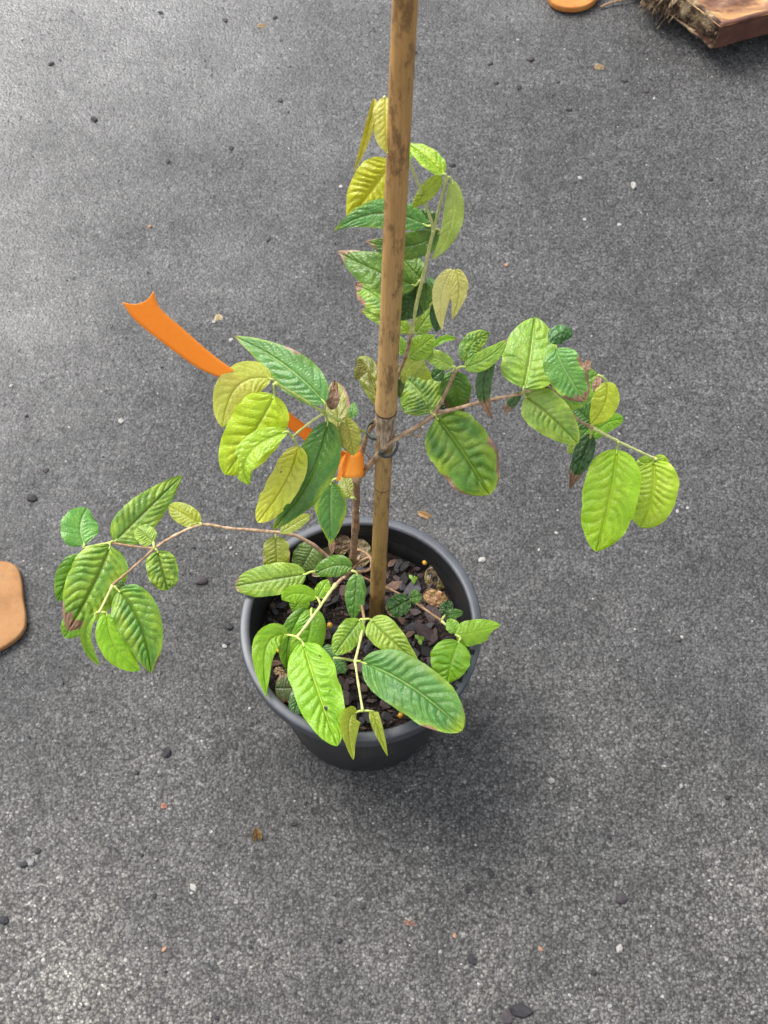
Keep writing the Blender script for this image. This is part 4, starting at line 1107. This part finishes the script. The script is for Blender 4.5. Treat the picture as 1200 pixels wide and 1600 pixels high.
def build_block():
    z0 = 0.030
    H = 0.044
    c0 = atz(1116, 76, z0)
    r1 = atz(1204, 52, z0) - c0; r1.z = 0; r1.normalize()
    l1 = atz(1008, -12, z0) - c0; l1.z = 0; l1.normalize()
    root = empty('timber_block', Vector((c0.x, c0.y, 0)))
    tag(root, 'weathered reddish brown timber block with a broken straw coloured end, top right corner', 'timber block')
    L1, L2 = 0.30, 0.26
    # rough slab: grid top that dips towards its middle, and rough sides
    nx, ny, nz = 30, 26, 7
    V, Fc = [], []
    def P(u, v, w):
        rough = 0.006 * noise.noise(Vector((u * 6, v * 14, w * 3))) + 0.003 * noise.noise(Vector((u * 20, v * 40, w * 8)))
        p = r1 * (L1 * u) + l1 * (L2 * v)
        return p, rough
    idx = {}
    def add(v):
        V.append(v); return len(V) - 1
    # top
    T = [[None] * (ny + 1) for _ in range(nx + 1)]
    for i in range(nx + 1):
        for j in range(ny + 1):
            u, v = i / nx, j / ny
            p, ro = P(u, v, 1)
            rimf = min(1, min(u, v) * 9)
            g_ = 0.004 * math.sin(22 * v + 5 * noise.noise(Vector((u * 2, v * 3, 0)))) * rimf
            p = p + Vector((0, 0, z0 + H - 0.010 * rimf + g_ + ro * 0.5 * rimf))
            T[i][j] = add(p)
    for i in range(nx):
        for j in range(ny): Fc.append((T[i][j], T[i + 1][j], T[i + 1][j + 1], T[i][j + 1]))
    # front side (v=0) and broken end (u=0)
    def sidewall(get, n, outdir, amp, seed):
        prev = [get(i) for i in range(n + 1)]
        for k in range(1, nz + 1):
            w_ = 1 - k / nz
            row = []
            for i in range(n + 1):
                top = V[get(i)]
                e = amp * (noise.noise(Vector((i * .35, w_ * 3.2, seed))) - .3) * (0 if i == 0 else 1)
                p = Vector((top.x, top.y, z0 + (top.z - z0) * w_)) + outdir * e
                row.append(add(p))
            for i in range(n): Fc.append((prev[i], prev[i + 1], row[i + 1], row[i]))
            prev = row
    sidewall(lambda i: T[i][0], nx, -l1, 0.0016, 3)
    f_front = len(Fc)
    sidewall(lambda i: T[0][i], ny, -r1, 0.014, 8)
    sidewall(lambda i: T[i][ny], nx, l1, 0.002, 5)
    sidewall(lambda i: T[nx][i], ny, r1, 0.002, 6)
    b = [add(r1 * (L1 * u) + l1 * (L2 * v) + Vector((0, 0, z0 + .001))) for u, v in ((0, 0), (1, 0), (1, 1), (0, 1))]
    Fc.append(tuple(b))
    me = mesh('timber', V, Fc)
    M_T1 = simple('timber_red', [(0.3, alb((92, 56, 44))), (0.7, alb((136, 88, 70)))], 30, 0.7, 0.4, 0.5, 0.002)
    M_T2 = simple('timber_top', [(0.30, alb((96, 58, 38))), (0.46, alb((140, 92, 64))), (0.56, alb((206, 150, 90))), (0.72, alb((236, 200, 130)))], 14, 0.42, 0.5, 0.8, 0.004, stretch=(1, 3.0, 1))
    M_T3 = simple('timber_end', [(0.36, alb((58, 44, 38))), (0.47, alb((104, 82, 66))), (0.56, alb((170, 146, 112), .6)), (0.72, alb((214, 198, 164), .7))], 34, 0.9, 0.2, 1.0, 0.006)
    for m_ in (M_T1, M_T2, M_T3): me.materials.append(m_)
    ntop = nx * ny
    mi = [1] * ntop + [0] * (f_front - ntop) + [2] * (ny * nz) + [0] * (len(Fc) - f_front - ny * nz)
    me.polygons.foreach_set('material_index', mi)
    link('timber', me, None, root)
    # broken fibres along the torn end
    rr = random.Random(3)
    Vf, Ff = [], []
    for i in range(260):
        v = rr.random() if i < 110 else rr.gauss(.45, .045)
        hz = rr.random()
        base = l1 * (L2 * v) + Vector((0, 0, z0 + H * (0.15 + .8 * hz)))
        d = (-r1 * rr.uniform(.5, 1) + l1 * rr.uniform(-.8, .8) + Vector((0, 0, rr.uniform(-.7, .4)))).normalized()
        ln = rr.uniform(.003, .009) if i < 110 else rr.uniform(.010, .034)
        wv = l1 * rr.uniform(.0006, .0022)
        q = len(Vf)
        e1 = base + d * ln * .6; e2 = base + d * ln + Vector((0, 0, -ln * .35))
        for p in (base, e1, e2):
            for s_ in (wv, Vector((0, 0, wv.length)), -wv): Vf.append(p + s_ * (1 if p is not e2 else .4))
        for k in range(2):
            for s_ in range(3): Ff.append((q + k * 3 + s_, q + k * 3 + (s_ + 1) % 3, q + k * 3 + 3 + (s_ + 1) % 3, q + k * 3 + 3 + s_))
    o = link('torn_fibres', mesh('torn_fibres', Vf, Ff, False), M_T3, root)
    o['kind'] = 'stuff'
    for (uu, vv) in ((.12, .5), (.8, .5)):
        cc = r1 * (L1 * uu) + l1 * (L2 * vv)
        pts_ = [cc + l1 * (k_ * .09) + Vector((0, 0, .016)) for k_ in (-1, 0, 1)]
        link('batten', tube_mesh('batten', pts_, [.0155] * 3, 6, .1), M_T1, root)
    pe = [l1 * (L2 * k_ / 6) - r1 * (.004 + .003 * math.sin(k_ * 3)) + Vector((0, 0, z0 + .003 + .002 * math.sin(k_ * 2))) for k_ in range(7)]
    link('torn_lower_edge', tube_mesh('torn_lower_edge', pe, [.0020 + .0009 * math.sin(k_ * 2.3) for k_ in range(7)], 10, .9), M_T3, root)
    # raised edge strip along the front of the top
    for (u0, v0, u1, v1, nm) in ((0.01, 0.02, 1.0, 0.02, 'edge_strip'), (0.02, 0.03, 0.05, 1.0, 'edge_strip')):
        pts = [r1 * (L1 * (u0 + (u1 - u0) * k / 6)) + l1 * (L2 * (v0 + (v1 - v0) * k / 6)) + Vector((0, 0, z0 + H - .002 + .001 * math.sin(k * 2))) for k in range(7)]
        link(nm, tube_mesh(nm, pts, [.004 + .001 * math.sin(k * 3) for k in range(7)], 10, .4), M_T1 if nm == 'edge_strip' and v1 < .5 else M_T3, root)
build_block()

# thin tan arc added to stand for the pale ring round the pot base
pa = [atz(486, 1160, .004), atz(496, 1172, .004), atz(508, 1182, .004), atz(520, 1190, .004)]
tag(link('dry_grass_stalk', tube_mesh('dry_grass_stalk', pa, [.0012, .0018, .0018, .001], 8, .2), simple('straw', [(0.3, alb((150, 132, 96))), (0.7, alb((190, 172, 130)))], 90)), 'pale curved arc added for the base ring at the front left foot of the pot', 'straw')

# ---------------------------------------------------------------- loose stones
def stone_mesh(seed, flat=.6):
    rr = random.Random(seed)
    bm = bmesh.new()
    bmesh.ops.create_icosphere(bm, subdivisions=2, radius=1)
    for v in bm.verts:
        n_ = noise.noise(v.co * 1.1 + Vector((seed, 0, 0))) * .35 + noise.noise(v.co * 2.6 + Vector((seed, 5, 0))) * .18
        v.co = v.co * (1 + n_); v.co.z *= flat
        v.co.z = max(v.co.z, -.4 * flat)
    me = bpy.data.meshes.new('pebble'); bm.to_mesh(me); bm.free()
    return me
M_SB = simple('stone_black', [(0.3, (0.011, 0.010, 0.012)), (0.7, (0.030, 0.028, 0.031))], 180, 0.6, 0.4, 0.6, 0.001)
M_SP = simple('stone_plum', [(0.3, (0.026, 0.021, 0.024)), (0.7, (0.05, 0.041, 0.044))], 180, 0.7)
M_SG = simple('stone_grey', [(0.3, (0.10, 0.105, 0.11)), (0.7, (0.19, 0.19, 0.19))], 180, 0.7)
M_SW = simple('stone_white', [(0.3, (0.19, 0.18, 0.17)), (0.7, (0.32, 0.305, 0.28))], 120, 0.6)
M_ST = simple('stone_tan', [(0.3, alb((176, 130, 100))), (0.7, alb((206, 160, 128)))], 120, 0.7)
sm = {m.name: [] for m in (M_SB, M_SP, M_SG, M_SW, M_ST)}
for m in (M_SB, M_SP, M_SG, M_SW, M_ST):
    for k in range(4):
        me = stone_mesh(k * 7 + len(m.name)); me.materials.append(m); sm[m.name].append(me)
def pebble(px, py, rpx, m, label, group=None):
    p = atz(px, py, 0)
    r_ = rpx * depth(p) / F
    o = link('pebble', sm[m.name][rnd.randrange(4)], None, None, p + Vector((0, 0, r_ * .22)))
    o.scale = (r_ * rnd.uniform(.85, 1.25), r_ * rnd.uniform(.7, 1.0), r_ * rnd.uniform(.6, 1))
    o.rotation_euler = (0, 0, rnd.uniform(0, 6))
    tag(o, label, 'pebble', group)
pebble(50, 779, 7.5, M_SB, 'dark round pebble on the asphalt above left of the lowest left leaves')
pebble(315, 908, 9, M_SP, 'flat purplish pebble between the lower left leaves and the pot')
pebble(356, 979, 8, M_SB, 'dark flat pebble just left of the pot rim')
pebble(261, 1176, 8.5, M_SB, 'dark grey pebble below left of the pot')
pebble(49, 1349, 6.5, M_SG, 'grey pebble touching a black one near the lower left edge')
pebble(37, 1351, 5.5, M_SB, 'black pebble touching the grey one near the lower left edge')
pebble(737, 1500, 9, M_SB, 'largest dark oval pebble near the bottom edge')
pebble(812, 1580, 14, M_SB, 'big dark ridged stone cut off by the bottom edge')
pebble(792, 1589, 10, M_SP, 'purple grey stone beside the big dark one at the bottom edge')
pebble(970, 1405, 10, M_SP, 'flat plum coloured stone right of the lower centre')
pebble(189, 658, 5, M_SW, 'white pebble on the asphalt below the orange tape tail')
pebble(303, 1387, 6, M_SW, 'white pebble below left of the brown leaf scrap')
pebble(862, 1220, 5.5, M_SW, 'white pebble right below the pot')
pebble(968, 1483, 5.5, M_SW, 'white pebble near the lower right')
pebble(753, 875, 5.5, M_SW, 'cream pebble just right of the pot rim')
pebble(990, 290, 5.5, M_SW, 'white pebble right of the upper leaves')
pebble(6, 1438, 8, M_SB, 'black pebble at the very left edge near the bottom')
def zone(x, y):
    v = 'at the very top' if y < 160 else 'above the plant' if y < 450 else 'level with the upper leaves' if y < 800 else 'level with the pot' if y < 1200 else 'below the pot' if y < 1420 else 'near the bottom edge'
    h = 'far left' if x < 250 else 'left' if x < 550 else 'right of centre' if x < 850 else 'far right'
    return v + ', ' + h
dk = [(565, 1418), (600, 1487), (603, 1392), (825, 1391), (757, 1388), (731, 1392), (767, 1365), (786, 1420), (1137, 1246), (928, 1520), (930, 1545), (1106, 1402), (1014, 1496),
      (950, 1308), (223, 1336), (213, 1208), (40, 650), (72, 735), (264, 508), (203, 1010), (477, 1256), (460, 1288), (420, 375), (146, 187), (81, 100), (252, 20), (430, 28),
      (354, 32), (440, 157), (264, 253), (360, 232), (650, 82), (830, 93), (765, 100), (775, 130), (810, 137), (872, 128), (975, 126), (1008, 142), (888, 172), (708, 258), (1112, 280),
      (46, 1152), (355, 1005), (1062, 1000), (240, 1400), (130, 1440), (530, 1470), (60, 1330), (1100, 1560), (640, 1500), (390, 1480), (340, 1590), (140, 1575), (1040, 1180), (1120, 700)]
for (x, y) in dk:
    pebble(x + rnd.uniform(-2, 2), y, rnd.uniform(3.0, 5.2), M_SB if rnd.random() < .6 else M_SP, 'small dark loose stone on the asphalt ' + zone(x, y), 'small dark loose stones')
for i in range(34):
    x, y = rnd.uniform(5, 1195), rnd.uniform(40, 1590)
    if 380 < x < 760 and 800 < y < 1220: continue
    pebble(x, y, rnd.uniform(2.2, 4.0), M_SW if rnd.random() < .8 else M_ST, 'tiny pale loose stone on the asphalt ' + zone(x, y), 'tiny pale loose stones')
def grit_place(rr):
    while True:
        x, y = rr.uniform(-0.85, 0.85), rr.uniform(0.0, 2.3)
        if (x - POT.x) ** 2 + (y - POT.y) ** 2 > 0.095 ** 2: return x, y, rr.uniform(-0.0002, 0.0004)
scatter('asphalt_grit', [M_SG, M_SG, M_SG, M_SB, M_SG, M_SP, M_SG, M_SW, M_SG], 26000, grit_place, (0.0007, 0.0019), 11, 'fine grey grit worn loose from the asphalt', 'grit')
